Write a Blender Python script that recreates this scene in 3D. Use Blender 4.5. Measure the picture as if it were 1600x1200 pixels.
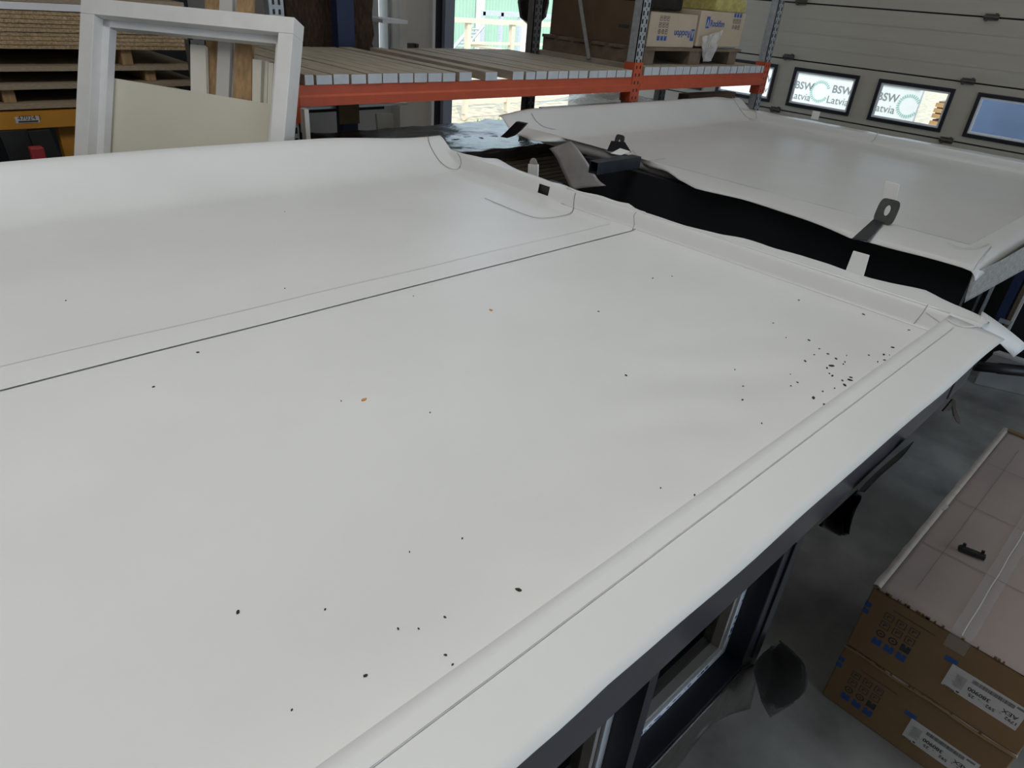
import bpy, bmesh, math, random
from mathutils import Vector, Matrix, noise
random.seed(7)
scene = bpy.context.scene
COL = scene.collection
for o in list(bpy.data.objects):
    bpy.data.objects.remove(o)

# ------------------------------------------------------------------ camera
H = 2.53                                   # eye height above the workshop floor
FPX, ROLL, PITCH, YAW = 1053.7, .0878343, .526878, .77494
cp, sp = math.cos(PITCH), math.sin(PITCH)
FW = Vector((math.cos(YAW)*cp, math.sin(YAW)*cp, -sp))
r0 = Vector((math.sin(YAW), -math.cos(YAW), 0)); u0 = r0.cross(FW)
RT = r0*math.cos(ROLL) + u0*math.sin(ROLL)
UP = -r0*math.sin(ROLL) + u0*math.cos(ROLL)
cam = bpy.data.cameras.new('camera'); camo = bpy.data.objects.new('camera', cam); COL.objects.link(camo)
cam.sensor_width = 36; cam.lens = FPX/1600*36; cam.clip_start = .02; cam.clip_end = 300
m = Matrix((RT, UP, -FW)).transposed().to_4x4(); m.translation = (0, 0, H); camo.matrix_world = m
scene.camera = camo

# ------------------------------------------------------------------ light
w = bpy.data.worlds.new('sky'); scene.world = w; w.use_nodes = True
bg = w.node_tree.nodes['Background']; bg.inputs[0].default_value = (.70, .84, 1, 1); bg.inputs[1].default_value = 2.7
sun = bpy.data.lights.new('sun', 'SUN'); sun.energy = 3.4; sun.angle = .009; sun.color = (1, .95, .86)
so = bpy.data.objects.new('sun', sun); COL.objects.link(so)
so.rotation_euler = Vector((.50, .70, -.80)).to_track_quat('-Z', 'Y').to_euler()
def area(name, loc, size, power, color, target):
    l = bpy.data.lights.new(name, 'AREA'); l.shape = 'RECTANGLE'; l.size, l.size_y = size; l.energy = power; l.color = color
    o = bpy.data.objects.new(name, l); COL.objects.link(o); o.location = loc
    o.rotation_euler = (Vector(target)-Vector(loc)).to_track_quat('-Z', 'Y').to_euler(); return o
area('overhead_fill', (-1.0, 1.0, 5.1), (5.0, 1.6), 84, (1, .99, .97), (-1.0, 1.0, 0))  # unseen area lamp added under the ceiling to brighten the near roof
area('overhead_fill', (4.2, 1.9, 5.1), (4.0, 1.0), 18, (1, .99, .97), (4.2, 1.9, 0))  # second unseen lamp, added to lift the brightness farther back
scene.view_settings.view_transform = 'Standard'; scene.view_settings.look = 'None'
scene.view_settings.gamma = 1; scene.view_settings.use_curve_mapping = False
scene.view_settings.exposure = 0.0

# ------------------------------------------------------------------ helpers
def ray(x, y): return FW*FPX + RT*(x-800) - UP*(y-600)
def Zp(x, y, z): d = ray(x, y); return Vector((0, 0, H)) + d*((z-H)/d.z)
def Xp(x, y, X): d = ray(x, y); return Vector((0, 0, H)) + d*(X/d.x)
def Yp(x, y, Y): d = ray(x, y); return Vector((0, 0, H)) + d*(Y/d.y)
ORG = {}
class MB:
    def __init__(s): s.v = []; s.f = []; s.sm = False
    def quad(s, *p):
        n = len(s.v); s.v += [Vector(q) for q in p]; s.f.append(tuple(range(n, n+len(p)))); return s
    def box(s, a, b, M=None):
        n = len(s.v); a, b = [min(i, j) for i, j in zip(a, b)], [max(i, j) for i, j in zip(a, b)]
        for x in (a[0], b[0]):
            for y in (a[1], b[1]):
                for z in (a[2], b[2]):
                    q = Vector((x, y, z)); s.v.append(M @ q if M else q)
        for f in ((0,1,3,2),(4,6,7,5),(0,4,5,1),(2,3,7,6),(0,2,6,4),(1,5,7,3)): s.f.append(tuple(n+i for i in f))
        return s
    def prism(s, pts, d):          # polygon extruded by vector d
        n = len(s.v); k = len(pts); d = Vector(d)
        s.v += [Vector(p) for p in pts] + [Vector(p)+d for p in pts]
        s.f.append(tuple(range(n+k-1, n-1, -1))); s.f.append(tuple(range(n+k, n+2*k)))
        for i in range(k): j = (i+1) % k; s.f.append((n+i, n+j, n+k+j, n+k+i))
        return s
    def tube(s, pts, r, n=8, cap=True):
        pts = [Vector(p) for p in pts]; b = len(s.v); k = len(pts)
        for i, p in enumerate(pts):
            t = (pts[min(i+1, k-1)] - pts[max(i-1, 0)]).normalized()
            a = t.cross(Vector((0, 0, 1)) if abs(t.z) < .9 else Vector((1, 0, 0))).normalized(); c = t.cross(a)
            rr = r[i] if isinstance(r, (list, tuple)) else r
            for j in range(n): an = 2*math.pi*j/n; s.v.append(p + (a*math.cos(an)+c*math.sin(an))*rr)
        for i in range(k-1):
            for j in range(n): j2 = (j+1) % n; s.f.append((b+i*n+j, b+i*n+j2, b+(i+1)*n+j2, b+(i+1)*n+j))
        if cap: s.f.append(tuple(b+j for j in range(n-1, -1, -1))); s.f.append(tuple(b+(k-1)*n+j for j in range(n)))
        return s
    def grid(s, fn, nu, nv, skip=None):
        b = len(s.v)
        for i in range(nu+1):
            for j in range(nv+1): s.v.append(Vector(fn(i, j)))
        for i in range(nu):
            for j in range(nv):
                if skip and skip(i, j): continue
                s.f.append((b+i*(nv+1)+j, b+(i+1)*(nv+1)+j, b+(i+1)*(nv+1)+j+1, b+i*(nv+1)+j+1))
        s.sm = True; return s
    def ribbon(s, pts, wd, nrm=(0, 0, 1)):
        nrm = Vector(nrm); pts = [Vector(p) for p in pts]; b = len(s.v); k = len(pts)
        for i, p in enumerate(pts):
            t = (pts[min(i+1, k-1)] - pts[max(i-1, 0)]).normalized(); a = t.cross(nrm).normalized()*wd/2
            s.v += [p-a, p+a]
        for i in range(k-1): s.f.append((b+2*i, b+2*i+1, b+2*i+3, b+2*i+2))
        return s
    def ring(s, outer, inner, d):  # plate with a hole
        n = len(s.v); k = len(outer); d = Vector(d)
        s.v += [Vector(p) for p in outer]+[Vector(p) for p in inner]+[Vector(p)+d for p in outer]+[Vector(p)+d for p in inner]
        for i in range(k):
            j = (i+1) % k
            s.f += [(n+i, n+j, n+k+j, n+k+i), (n+2*k+i, n+3*k+i, n+3*k+j, n+2*k+j), (n+i, n+2*k+i, n+2*k+j, n+j), (n+k+i, n+k+j, n+3*k+j, n+3*k+i)]
        return s
    def build(s, name, mat, parent=None, thick=0, bevel=0, smooth=None):
        org = ORG.get(parent.name, Vector()) if parent else Vector()
        me = bpy.data.meshes.new(name); me.from_pydata([v-org for v in s.v], [], s.f); me.update()
        bm = bmesh.new(); bm.from_mesh(me); bmesh.ops.recalc_face_normals(bm, faces=bm.faces); bm.to_mesh(me); bm.free()
        o = bpy.data.objects.new(name, me); COL.objects.link(o); me.materials.append(M_[mat])
        if s.sm if smooth is None else smooth:
            for p in me.polygons: p.use_smooth = True
        if parent: o.parent = parent; ORG[o.name] = org
        if thick: md = o.modifiers.new('thickness', 'SOLIDIFY'); md.thickness = thick; md.offset = -1
        if bevel: md = o.modifiers.new('edge', 'BEVEL'); md.width = bevel; md.segments = 2; md.limit_method = 'ANGLE'
        return o
def B(a, b): return MB().box(a, b)
def thing(name, label, cat, loc, group=None):
    o = bpy.data.objects.new(name, None); COL.objects.link(o); o.location = loc; o.empty_display_size = .05
    ORG[o.name] = Vector(loc); return tag(o, label, cat, group)
def tag(o, label, cat, group=None):
    o['label'] = label; o['category'] = cat
    if group: o['group'] = group
    return o
def struct(o): o['kind'] = 'structure'; return o
def slabel(o, t): o['label'] = t; return o
def interp(tab, x):
    if x <= tab[0][0]: return tab[0][1]
    for (a, b), (c, d) in zip(tab, tab[1:]):
        if x <= c: return b + (d-b)*(x-a)/max(c-a, 1e-9)
    return tab[-1][1]
def sstep(a, b, x): t = min(1, max(0, (x-a)/(b-a))); return t*t*(3-2*t)
def text_part(txt, size, Mx, mat, parent, name='printed_text', align='LEFT', bold=0):
    cu = bpy.data.curves.new(name, 'FONT'); cu.body = txt; cu.size = size; cu.align_x = align; cu.offset = bold; cu.resolution_u = 3
    t = bpy.data.objects.new('tmp', cu); COL.objects.link(t)
    me = bpy.data.meshes.new_from_object(t.evaluated_get(bpy.context.evaluated_depsgraph_get()))
    bpy.data.objects.remove(t)
    org = ORG.get(parent.name, Vector()) if parent else Vector()
    me.transform(Matrix.Translation(-org) @ Mx)
    o = bpy.data.objects.new(name, me); COL.objects.link(o); me.materials.clear(); me.materials.append(M_[mat])
    if parent: o.parent = parent; ORG[o.name] = org
    return o
def frame_mx(origin, xdir, ydir):
    x = Vector(xdir).normalized(); y = Vector(ydir).normalized(); z = x.cross(y)
    mm = Matrix((x, y, z)).transposed().to_4x4(); mm.translation = origin; return mm

# ------------------------------------------------------------------ materials
M_ = {}
def mat(name, col, rough=.6, n=0, ns=8., bump=0, bs=40., metal=0, col2=None, spec=.5, stretch=None, trans=0, detail=4):
    mt = bpy.data.materials.new(name); mt.use_nodes = True; nt = mt.node_tree; p = nt.nodes['Principled BSDF']
    p.inputs['Base Color'].default_value = (*col, 1); p.inputs['Roughness'].default_value = rough
    p.inputs['Metallic'].default_value = metal; p.inputs['Specular IOR Level'].default_value = spec
    tc = nt.nodes.new('ShaderNodeTexCoord'); mp = nt.nodes.new('ShaderNodeMapping'); nt.links.new(tc.outputs['Object'], mp.inputs[0])
    if stretch: mp.inputs['Scale'].default_value = stretch
    if n or col2:
        t = nt.nodes.new('ShaderNodeTexNoise'); t.inputs['Scale'].default_value = ns; t.inputs['Detail'].default_value = detail
        nt.links.new(mp.outputs[0], t.inputs[0]); cr = nt.nodes.new('ShaderNodeValToRGB'); nt.links.new(t.outputs[0], cr.inputs[0])
        c2 = col2 or tuple(c*(1-n) for c in col)
        cr.color_ramp.elements[0].position = .32; cr.color_ramp.elements[1].position = .68
        cr.color_ramp.elements[0].color = (*c2, 1); cr.color_ramp.elements[1].color = (*col, 1)
        nt.links.new(cr.outputs[0], p.inputs['Base Color'])
    if bump:
        t = nt.nodes.new('ShaderNodeTexNoise'); t.inputs['Scale'].default_value = bs; t.inputs['Detail'].default_value = 3
        nt.links.new(mp.outputs[0], t.inputs[0]); b = nt.nodes.new('ShaderNodeBump'); b.inputs['Strength'].default_value = bump
        b.inputs['Distance'].default_value = .02; nt.links.new(t.outputs[0], b.inputs['Height']); nt.links.new(b.outputs[0], p.inputs['Normal'])
    if trans:
        p.inputs['Alpha'].default_value = 1-trans
    M_[name] = mt; return mt
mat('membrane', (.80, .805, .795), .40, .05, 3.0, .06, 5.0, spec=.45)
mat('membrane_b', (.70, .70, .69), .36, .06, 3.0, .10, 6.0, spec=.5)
mat('membrane_patch', (.80, .80, .78), .25, .03, 5.0, .05, 20)
mat('fleece', (.40, .385, .36), .9, .35, 60, .3, 120)
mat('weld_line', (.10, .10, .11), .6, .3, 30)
mat('pencil_line', (.50, .50, .54), .7, .3, 30)
mat('fold_line', (.70, .70, .69), .6, .1, 20)
mat('fascia', (.062, .061, .070), .30, .15, 6, .03, 12)
mat('navy', (.012, .015, .024), .42, .25, 5)
mat('navy_b', (.010, .011, .016), .5, .25, 3)
mat('black', (.008, .008, .009), .5, .2, 10)
mat('black_plastic', (.010, .010, .011), .45, .2, 20)
mat('black_film', (.026, .021, .019), .26, .3, 6, .45, 9, spec=.22)
mat('smoky_film', (.085, .085, .09), .12, .3, 6, .35, 7, trans=.25)
mat('brown_film', (.040, .034, .030), .28, .3, 4, .3, 8, trans=.15)
mat('grey_foil', (.42, .40, .385), .38, .2, 8, .4, 9, metal=.35)
mat('white_profile', (.85, .88, .94), .35, .10, 30)
mat('bead', (.36, .33, .31), .4, .15, 20)
mat('blue_print', (.03, .10, .34), .6, .2, 40)
mat('dark_print', (.045, .045, .05), .7, .2, 40)
mat('grey_print', (.075, .065, .065), .7, .2, 40)
mat('grey_text', (.25, .27, .28), .7, .1, 20)
mat('teal_print', (.30, .58, .52), .7, .1, 20)
mat('steel_dark', (.035, .042, .055), .42, .2, 12, metal=.3)
mat('steel_plate', (.10, .105, .10), .5, .3, 25, metal=.5)
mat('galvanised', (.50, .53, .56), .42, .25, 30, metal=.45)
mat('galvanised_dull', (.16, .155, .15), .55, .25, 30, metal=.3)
mat('orange', (.52, .085, .030), .45, .12, 10)
mat('blue_steel', (.018, .030, .085), .5, .2, 10)
mat('yellow_steel', (.60, .27, .03), .5, .15, 10)
mat('deck_wood', (.46, .39, .295), .8, .35, 5, .1, 30, stretch=(14, 1, 6))
mat('deck_end', (.56, .59, .62), .6, .12, 14)  # pale board ends, with the cool daylight on them put into the colour
mat('chipboard', (.62, .45, .26), .9, .45, 90, .5, 140)
mat('thin_board', (.42, .33, .23), .85, .3, 20, stretch=(2, 10, 10))
mat('slat_wood', (.62, .52, .40), .8, .3, 20, stretch=(2, 10, 10))
mat('bracket_brown', (.11, .065, .025), .6, .3, 15)
mat('timber', (.46, .29, .14), .75, .4, 6, .1, 30, stretch=(8, 8, .7))
mat('pallet_wood', (.21, .155, .105), .85, .4, 9, .2, 30)
mat('bark', (.085, .048, .028), .95, .6, 22, .9, 30, stretch=(4, 4, .8))
mat('white_paint', (.80, .79, .77), .5, .06, 12, .03, 60)
mat('white_paint_cool', (.78, .78, .78), .45, .06, 12)
mat('cream_board', (.72, .69, .57), .55, .05, 4)
mat('cream_trim', (.74, .71, .62), .5, .06, 4)
mat('grey_board', (.55, .53, .50), .6, .06, 4)
mat('white_sheet', (.85, .85, .86), .5, .04, 5)
mat('carton', (.255, .155, .075), .75, .14, 5, .05, 30)
mat('carton_top', (.37, .295, .265), .6, .10, 3, .05, 8)  # carton brown made lighter and pinker to carry the reflection on top
mat('carton_paper', (.55, .49, .45), .7, .15, 20)
mat('carton_edge', (.17, .10, .05), .85, .4, 60)
mat('carton_pale', (.50, .40, .29), .7, .10, 5, .05, 20)
mat('carton_brown', (.15, .095, .055), .7, .25, 4, .15, 10)
mat('label_white', (.62, .60, .60), .5, .05, 20)
mat('crease', (.25, .195, .17), .8, .2, 20)
mat('tape', (.62, .60, .60), .14, .1, 20, .08, 20, trans=.72)
mat('clear_wrap', (.75, .73, .70), .15, .2, 20, .6, 30, trans=.45)
mat('yellow_wool', (.50, .43, .14), .95, .3, 30, .4, 60)
mat('door_panel', (.40, .37, .31), .55, .06, 2, .04, 30, stretch=(1, .5, 10))
mat('hinge', (.10, .09, .08), .5, .3, 30, metal=.5)
mat('frame_black', (.012, .013, .02), .4, .2, 20)
mat('gasket_white', (.80, .82, .84), .4, .05, 20)
mat('wall', (.60, .56, .50), .85, .06, 3)
mat('wall_grey', (.45, .44, .42), .8, .06, 3)
mat('jamb_blue', (.32, .36, .46), .5, .08, 4)
mat('ceiling', (.55, .54, .50), .9, .05, 3)
mat('concrete', (.36, .355, .335), .46, .0, 2.6, .05, 14, col2=(.15, .147, .14), detail=12)
mat('gravel', (.55, .47, .33), .95, .45, 5, .5, 40)
mat('grass', (.20, .30, .10), .95, .4, 6)
mat('green_cladding', (.30, .46, .36), .6, .06, 2)
mat('pale_cladding', (.55, .70, .74), .6, .06, 2)
mat('pale_steel', (.60, .53, .40), .5, .08, 6)
mat('banner', (.86, .87, .86), .8, .03, 2)
mat('tarpaulin', (.10, .15, .27), .6, .25, 3, .1, 6)
mat('orange_crate', (.62, .36, .16), .8, .3, 8)
mat('red_plastic', (.40, .04, .05), .5, .1, 10)
mat('wood_chip', (.75, .34, .05), .8, .3, 30)
mat('sheet_grey', (.26, .255, .25), .5, .2, 6, .2, 9)
mat('rust', (.22, .07, .035), .8, .4, 20)
def glass(name, tint, refl):
    mt = bpy.data.materials.new(name); mt.use_nodes = True; nt = mt.node_tree; nt.nodes.clear()
    o = nt.nodes.new('ShaderNodeOutputMaterial'); mx = nt.nodes.new('ShaderNodeMixShader'); t = nt.nodes.new('ShaderNodeBsdfTransparent')
    g = nt.nodes.new('ShaderNodeBsdfGlossy'); fr = nt.nodes.new('ShaderNodeFresnel'); fr.inputs[0].default_value = refl
    t.inputs[0].default_value = (*tint, 1); g.inputs['Roughness'].default_value = .02
    nt.links.new(fr.outputs[0], mx.inputs[0]); nt.links.new(t.outputs[0], mx.inputs[1]); nt.links.new(g.outputs[0], mx.inputs[2]); nt.links.new(mx.outputs[0], o.inputs[0]); M_[name] = mt
glass('glass', (.93, .95, .95), 1.35); glass('glass_dark', (.22, .22, .21), 1.6)

# ------------------------------------------------------------------ room shell
XD, YB = 6.9, 6.2                                   # sectional door wall, rear wall
struct(B((-6, -6, -.12), (XD+.1, YB+.1, 0)).build('floor', 'concrete'))
struct(B((-6, -6, 5.2), (XD+.1, YB+.1, 5.4)).build('ceiling', 'ceiling'))
struct(B((-6.15, -6, 0), (-6, YB, 5.2)).build('wall_left', 'wall'))
wf = MB()                                           # front wall with a tall open gateway on the right
wf.box((-6, -6.15, 0), (.2, -6, 5.2)); wf.box((6.2, -6.15, 0), (XD+.1, -6, 5.2)); wf.box((.2, -6.15, 4.3), (6.2, -6, 5.2))
struct(wf.build('wall_front', 'wall'))
jx = Yp(688, 60, YB).x                              # left jamb of the rear opening
ga, gz = Yp(592, 40, YB).x, Yp(606, 40, YB).x
wb = MB(); wb.box((-6, YB, 0), (ga, YB+.15, 5.2)); wb.box((gz, YB, 0), (jx, YB+.15, 5.2)); wb.box((ga, YB, 0), (gz, YB+.15, 1.5)); wb.box((ga, YB, 3.4), (gz, YB+.15, 5.2)); wb.box((jx, YB, 4.2), (XD+.1, YB+.15, 5.2))
wbo = struct(wb.build('wall_back', 'wall_grey'))
for x0, x1, dy, mt_, nm in ((jx-.02, jx+.10, .10, 'jamb_blue', 'jamb'), (jx-.12, jx-.02, .05, 'frame_black', 'jamb_gap'), (jx-.17, jx-.135, .09, 'white_paint_cool', 'trim_strip'),
                            (jx-.52, jx-.17, .04, 'wall', 'leaf_panel'), (jx-.62, jx-.53, .16, 'wall', 'column')):
    B((x0, YB-dy, 0), (x1, YB, 4.2)).build(nm, mt_, wbo)
lk = Yp(640, 76, YB-.05); MB().box((lk.x-.07, YB-.10, lk.z), (lk.x+.06, YB-.04, lk.z+.05)).box((lk.x+.03, YB-.12, lk.z-.05), (lk.x+.06, YB-.04, lk.z+.05)).build('latch', 'hinge', wbo)

# sectional door wall: horizontal panels, one row with windows
wd = struct(B((XD+.05, -6, -.02), (XD+.09, -5.9, 5.2)).build('wall_right', 'wall'))
J = [2.53-.1195*XD, 2.53-.0535*XD, 2.53+.0148*XD]; pit = (J[2]-J[0])/2
zs = [0, J[0]-3*pit, J[0]-2*pit, J[0]-pit, J[0], J[1], J[2], J[2]+pit, J[2]+2*pit, J[2]+3*pit, J[2]+4*pit, 5.2]
zs = [z for z in zs if 0 <= z <= 5.2]
WZ0, WZ1 = H-.1115*XD, H-.0627*XD
WY = [(r*XD, (r-.0905)*XD) for r in (.716, .599, .482, .3655, .249, .1325, .016)]
for a, b in zip(zs, zs[1:]):
    if b-a < .1: continue
    g = .006; pb = MB()
    if abs(a-J[0]) < .01:
        pb.box((XD, -5.9, a+g), (XD+.05, YB, WZ0)); pb.box((XD, -5.9, WZ1), (XD+.05, YB, b-g))
        ys = [YB]+[y for q in WY for y in q]+[-5.9]
        for k in range(0, len(ys), 2): pb.box((XD, ys[k+1], WZ0), (XD+.05, ys[k], WZ1))
    else:
        pb.box((XD, -5.9, a+g), (XD+.05, YB, b-g))
        for k in range(1, 4): zz = a+(b-a)*k/4; pb.box((XD-.003, -5.9, zz-.004), (XD, YB, zz+.004))
    pb.build('door_panel', 'door_panel', wd)
MB().box((XD+.03, -5.9, 0), (XD+.045, YB, J[0]+.02)).box((XD+.03, -5.9, J[1]-.02), (XD+.045, YB, 5.2)).build('backing_sheet', 'frame_black', wd)  # dark sheet added behind the panels to block daylight at the joints
hme = None
def hinge_mesh():
    h = MB(); h.box((-.012, -.05, -.022), (0, .05, .022)); h.tube([(-.016, -.055, 0), (-.016, .055, 0)], .011, 8)
    h.box((-.02, -.04, .008), (-.004, -.022, .03)); h.box((-.02, .022, -.03), (-.004, .04, -.008)); return h
for px, py in ((1253, 3), (1550, 27), (1233, 89), (1513, 127), (1212, 171), (1479, 219), (1405, 204)):
    if px == 1405: continue
    p = Xp(px, py, XD-.002)
    if hme is None:
        ho = hinge_mesh().build('hinge', 'hinge', wd); hme = ho.data
    else:
        ho = bpy.data.objects.new('hinge', hme); COL.objects.link(ho); ho.parent = wd
    ho.location = p
for k, (y1, y0) in enumerate(WY):
    wroot = B((XD+.015, y0+.035, WZ0+.035), (XD+.020, y1-.035, WZ1-.035)).build('window_%d' % (k+1), 'glass'); struct(wroot)
    def rect(x, i): return [(x, y0+i, WZ0+i), (x, y1-i, WZ0+i), (x, y1-i, WZ1-i), (x, y0+i, WZ1-i)]
    MB().ring(rect(XD-.014, -.004), rect(XD-.014, .026), (.055, 0, 0)).build('window_frame', 'frame_black', wroot, bevel=.004)
    MB().ring(rect(XD-.002, .026), rect(XD-.002, .042), (.02, 0, 0)).build('gasket', 'gasket_white', wroot)

# ------------------------------------------------------------------ outdoors
struct(B((-12, YB+.15, -.06), (40, 24, -.01)).build('ground_rear', 'gravel'))
struct(B((XD+.1, -30, -.06), (40, YB+.15, -.01)).build('ground_side', 'gravel'))
gb = thing('factory_hall', 'pale green corrugated hall seen through the rear opening', 'building', (18, 22, 0))
def corr(x0, x1, z0, z1, y, name, mt_):
    n = int((x1-x0)/.16); pr = (0, .05, .05, 0)
    MB().grid(lambda i, j: (x0+(x1-x0)*i/(4*n), y+pr[i % 4], (z0, z1)[j]), 4*n, 1).build(name, mt_, gb, smooth=False)
corr(12, 30, 0, 2.75, 22, 'cladding', 'green_cladding'); corr(12, 30, 2.75, 6, 22.0, 'upper_cladding', 'pale_cladding')
for x in (16.7, 18.9, 21.2): B((x-.13, 21.8, 0), (x+.13, 21.98, 6)).build('downpipe_post', 'white_paint_cool', gb)
B((12, 22.1, 0), (30, 24, 6)).build('wall', 'green_cladding', gb)
tr = thing('storage_trestle', 'cream steel trestle on castors outside the rear opening', 'trestle', (11, 12, 0))
def P12(x, y, Y=12.0): return Yp(x, y, Y)
B((P12(705, 31).x, 11.9, P12(705, 34).z), (14.5, 12.05, P12(705, 27).z)).build('top_rail', 'pale_steel', tr)
B((P12(776, 40).x, 12.5, P12(776, 41).z), (14.5, 12.65, P12(776, 35).z)).build('top_rail', 'pale_steel', tr)
for q in (729, 797):
    xx = P12(q, 80).x; B((xx-.05, 11.93, .14), (xx+.05, 12.03, P12(q, 34).z)).build('post', 'pale_steel', tr)
    wl = MB(); wl.tube([(xx-.03, 11.98, .09), (xx+.03, 11.98, .09)], .09, 14); wl.build('castor', 'pale_steel', tr)
B((P12(729, 70).x, 11.95, P12(729, 69).z), (14.5, 12.02, P12(729, 65).z)).build('mid_rail', 'pale_steel', tr)
B((P12(729, 70).x, 11.95, .34), (14.5, 12.02, .42)).build('low_rail', 'pale_steel', tr)
MB().tube([P12(735, 70), P12(790, 79)], .035, 6).build('brace', 'pale_steel', tr)
fg = thing('guard_rail', 'grey steel guard rail in front of the green hall', 'railing', (15, 16, 0))
B((Yp(755, 21, 16).x, 16, Yp(755, 24, 16).z), (20, 16.1, Yp(755, 16, 16).z)).build('top_rail', 'galvanised', fg)
for q in (755, 783, 812, 830): xx = Yp(q, 60, 16).x; B((xx-.05, 16, 0), (xx+.05, 16.1, Yp(755, 18, 16).z)).build('post', 'galvanised', fg)
ld = MB(); a, b = Yp(706, 78, 14), Yp(738, 40, 14)
ld.tube([a, b], .04, 6); ld.tube([a+Vector((.35, 0, 0)), b+Vector((.35, 0, 0))], .04, 6)
for k in range(1, 7): q = a.lerp(b, k/7); ld.tube([q, q+Vector((.35, 0, 0))], .025, 6)
a0 = Vector((a.x-.5, 14, 0)); ld.tube([a0, a], .04, 6); ld.tube([a0+Vector((.35, 0, 0)), a+Vector((.35, 0, 0))], .04, 6)
tag(ld.build('ladder', 'galvanised'), 'grey ladder leaning beside the cream trestle outdoors', 'ladder')
gr = MB()
for k in range(400):
    x, y = 9.9+random.random()*1.4, 10.6+random.random()*1.0; a = random.random()*6.3; d = Vector((math.cos(a), math.sin(a), 0))*.02
    gr.quad(Vector((x, y, 0))-d, Vector((x, y, 0))+d, Vector((x+.05*(random.random()-.5), y, .06+.1*random.random())))
go = gr.build('grass_tuft', 'grass'); tag(go, 'tuft of grass at the edge of the gravel outside', 'grass'); go['kind'] = 'stuff'
XB = 11.0                                           # printed fence banner seen through the door windows
bn = thing('fence_banner', 'white printed fence banner outside the sectional door windows', 'banner', (XB, 5, 0))
B((XB, 3.42, .1), (XB+.03, 9.5, 1.84)).build('banner_sheet', 'banner', bn)
B((XB-.03, 3.42, 1.80), (XB+.05, 9.5, 1.87)).build('top_rail', 'galvanised', bn)
for y in (3.46, 6.2, 9.3): B((XB+.04, y-.04, 0), (XB+.1, y+.04, 1.85)).build('fence_post', 'galvanised', bn)
for px, py in ((1241, 137), (1299, 144), (1369, 155), (1184, 126)):
    p = Xp(px, py, XB-.004)
    mx = frame_mx(p, (0, -1, 0), (0, 0, 1))
    text_part('BSW', .145, mx, 'grey_text', bn, 'printed_text', bold=.002)
    text_part('Latvia', .145, mx @ Matrix.Translation((-.04, -.15, 0)), 'grey_text', bn, 'printed_text')
for px, py in ((1281, 143), (1419, 166)):
    p = Xp(px, py, XB-.004); rg = MB()
    for k in range(26):
        an = .5+k/26*5.4; c, s_ = math.cos(an), math.sin(an); q0, q1 = .115, .155; dd = .007
        rg.quad(p+Vector((0, -c*q0+s_*dd, s_*q0+c*dd)), p+Vector((0, -c*q0-s_*dd, s_*q0-c*dd)), p+Vector((0, -c*q1-s_*dd, s_*q1-c*dd)), p+Vector((0, -c*q1+s_*dd, s_*q1+c*dd)))
    rg.build('ring_emblem', 'teal_print', bn)
tp = thing('tarpaulin_trailer', 'blue tarpaulin sided trailer outside the rightmost door window', 'trailer', (10.6, 1.2, 0))
B((10.5, -1.5, .5), (11.5, 2.62, 3.2)).build('tarpaulin', 'tarpaulin', tp, bevel=.04)
B((10.55, -1.5, .35), (11.45, 2.62, .5)).build('chassis', 'galvanised_dull', tp)
for y in (-.6, 1.6): MB().tube([(10.55, y, .3), (10.8, y, .3)], .3, 20).build('wheel', 'black_plastic', tp)
p = Xp(1472, 180, 10.5)
for k in range(4):
    cr = thing('wooden_crate', ('lowest', 'second', 'third', 'topmost')[k]+' orange wooden crate stacked outside the third door window', 'crate', (10.6, p.y-.1, .85+.22*k if k else 0), 'crates outside the door')
    z0 = (0 if k == 0 else .85+.22*k); z1 = .85+.22*(k+1)-.02
    for q in range(3 if k else 8): B((10.5, p.y-.30, z0+q*.066), (10.53, p.y+.12, z0+q*.066+.05)).build('slat', 'orange_crate', cr)
    B((10.53, p.y-.28, z0), (10.8, p.y+.10, z1)).build('body', 'pallet_wood', cr)

# ------------------------------------------------------------------ roof surfaces
S = .77
Z0 = H-S                                            # level of both membrane roofs
PH = .063                                           # parapet height
def pxline(pts, z): return [Zp(x, y, z) for x, y in pts]
# free edges of the near roof, read off as smooth runs
farA = sorted((v.y, v.x) for v in pxline([(780,247),(825,271),(862,285),(881,287),(910,299),(940,305),(962,315),(982,318),(997,328),(1075,353),(1162,372),(1250,394),(1316,416),(1364,431),(1447,449),(1499,471),(1534,486),(1556,504)], Z0+PH))
farA += [(2.50, 2.235), (2.62, 2.20), (2.8, 2.19)]
def nz(x, y, s, seed=0): return noise.noise(Vector((x*s, y*s, seed)))
def zA(x, y):
    zx = 0 if x < 2.12 else (.004*sstep(2.12, 2.156, x) if x < 2.157 else interp([(2.157,.004),(2.159,.014),(2.166,.052),(2.170,.062),(2.174,.066),(2.182,.063)], x))
    zy = 0
    if y < .397: zy = interp([(.391, PH), (.397, 0)], y)
    top = .146 - .027*sstep(1.5, 2.1, x) + .006*math.sin(x*2.2)
    if y > 2.5: t = min(1, max(0, (y-2.56)/.23)); zy = top*(t**1.7)*(1.25-.25*t) if y < 2.79 else top
    z = max(zx, zy)
    fld = 1 if z < .003 else 0
    wr = .0022*nz(x, y, 2.2)+.0010*nz(x*.6, y*2.5, 5, 3)
    wr += .0034*math.exp(-((x-1.35)/.45)**2-((y-.62)/.22)**2)*math.sin((x*.55+y)*30+nz(x, y, 3, 9)*2.5)
    return z + wr*(sstep(.40, .52, y) if fld else .4)
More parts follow.
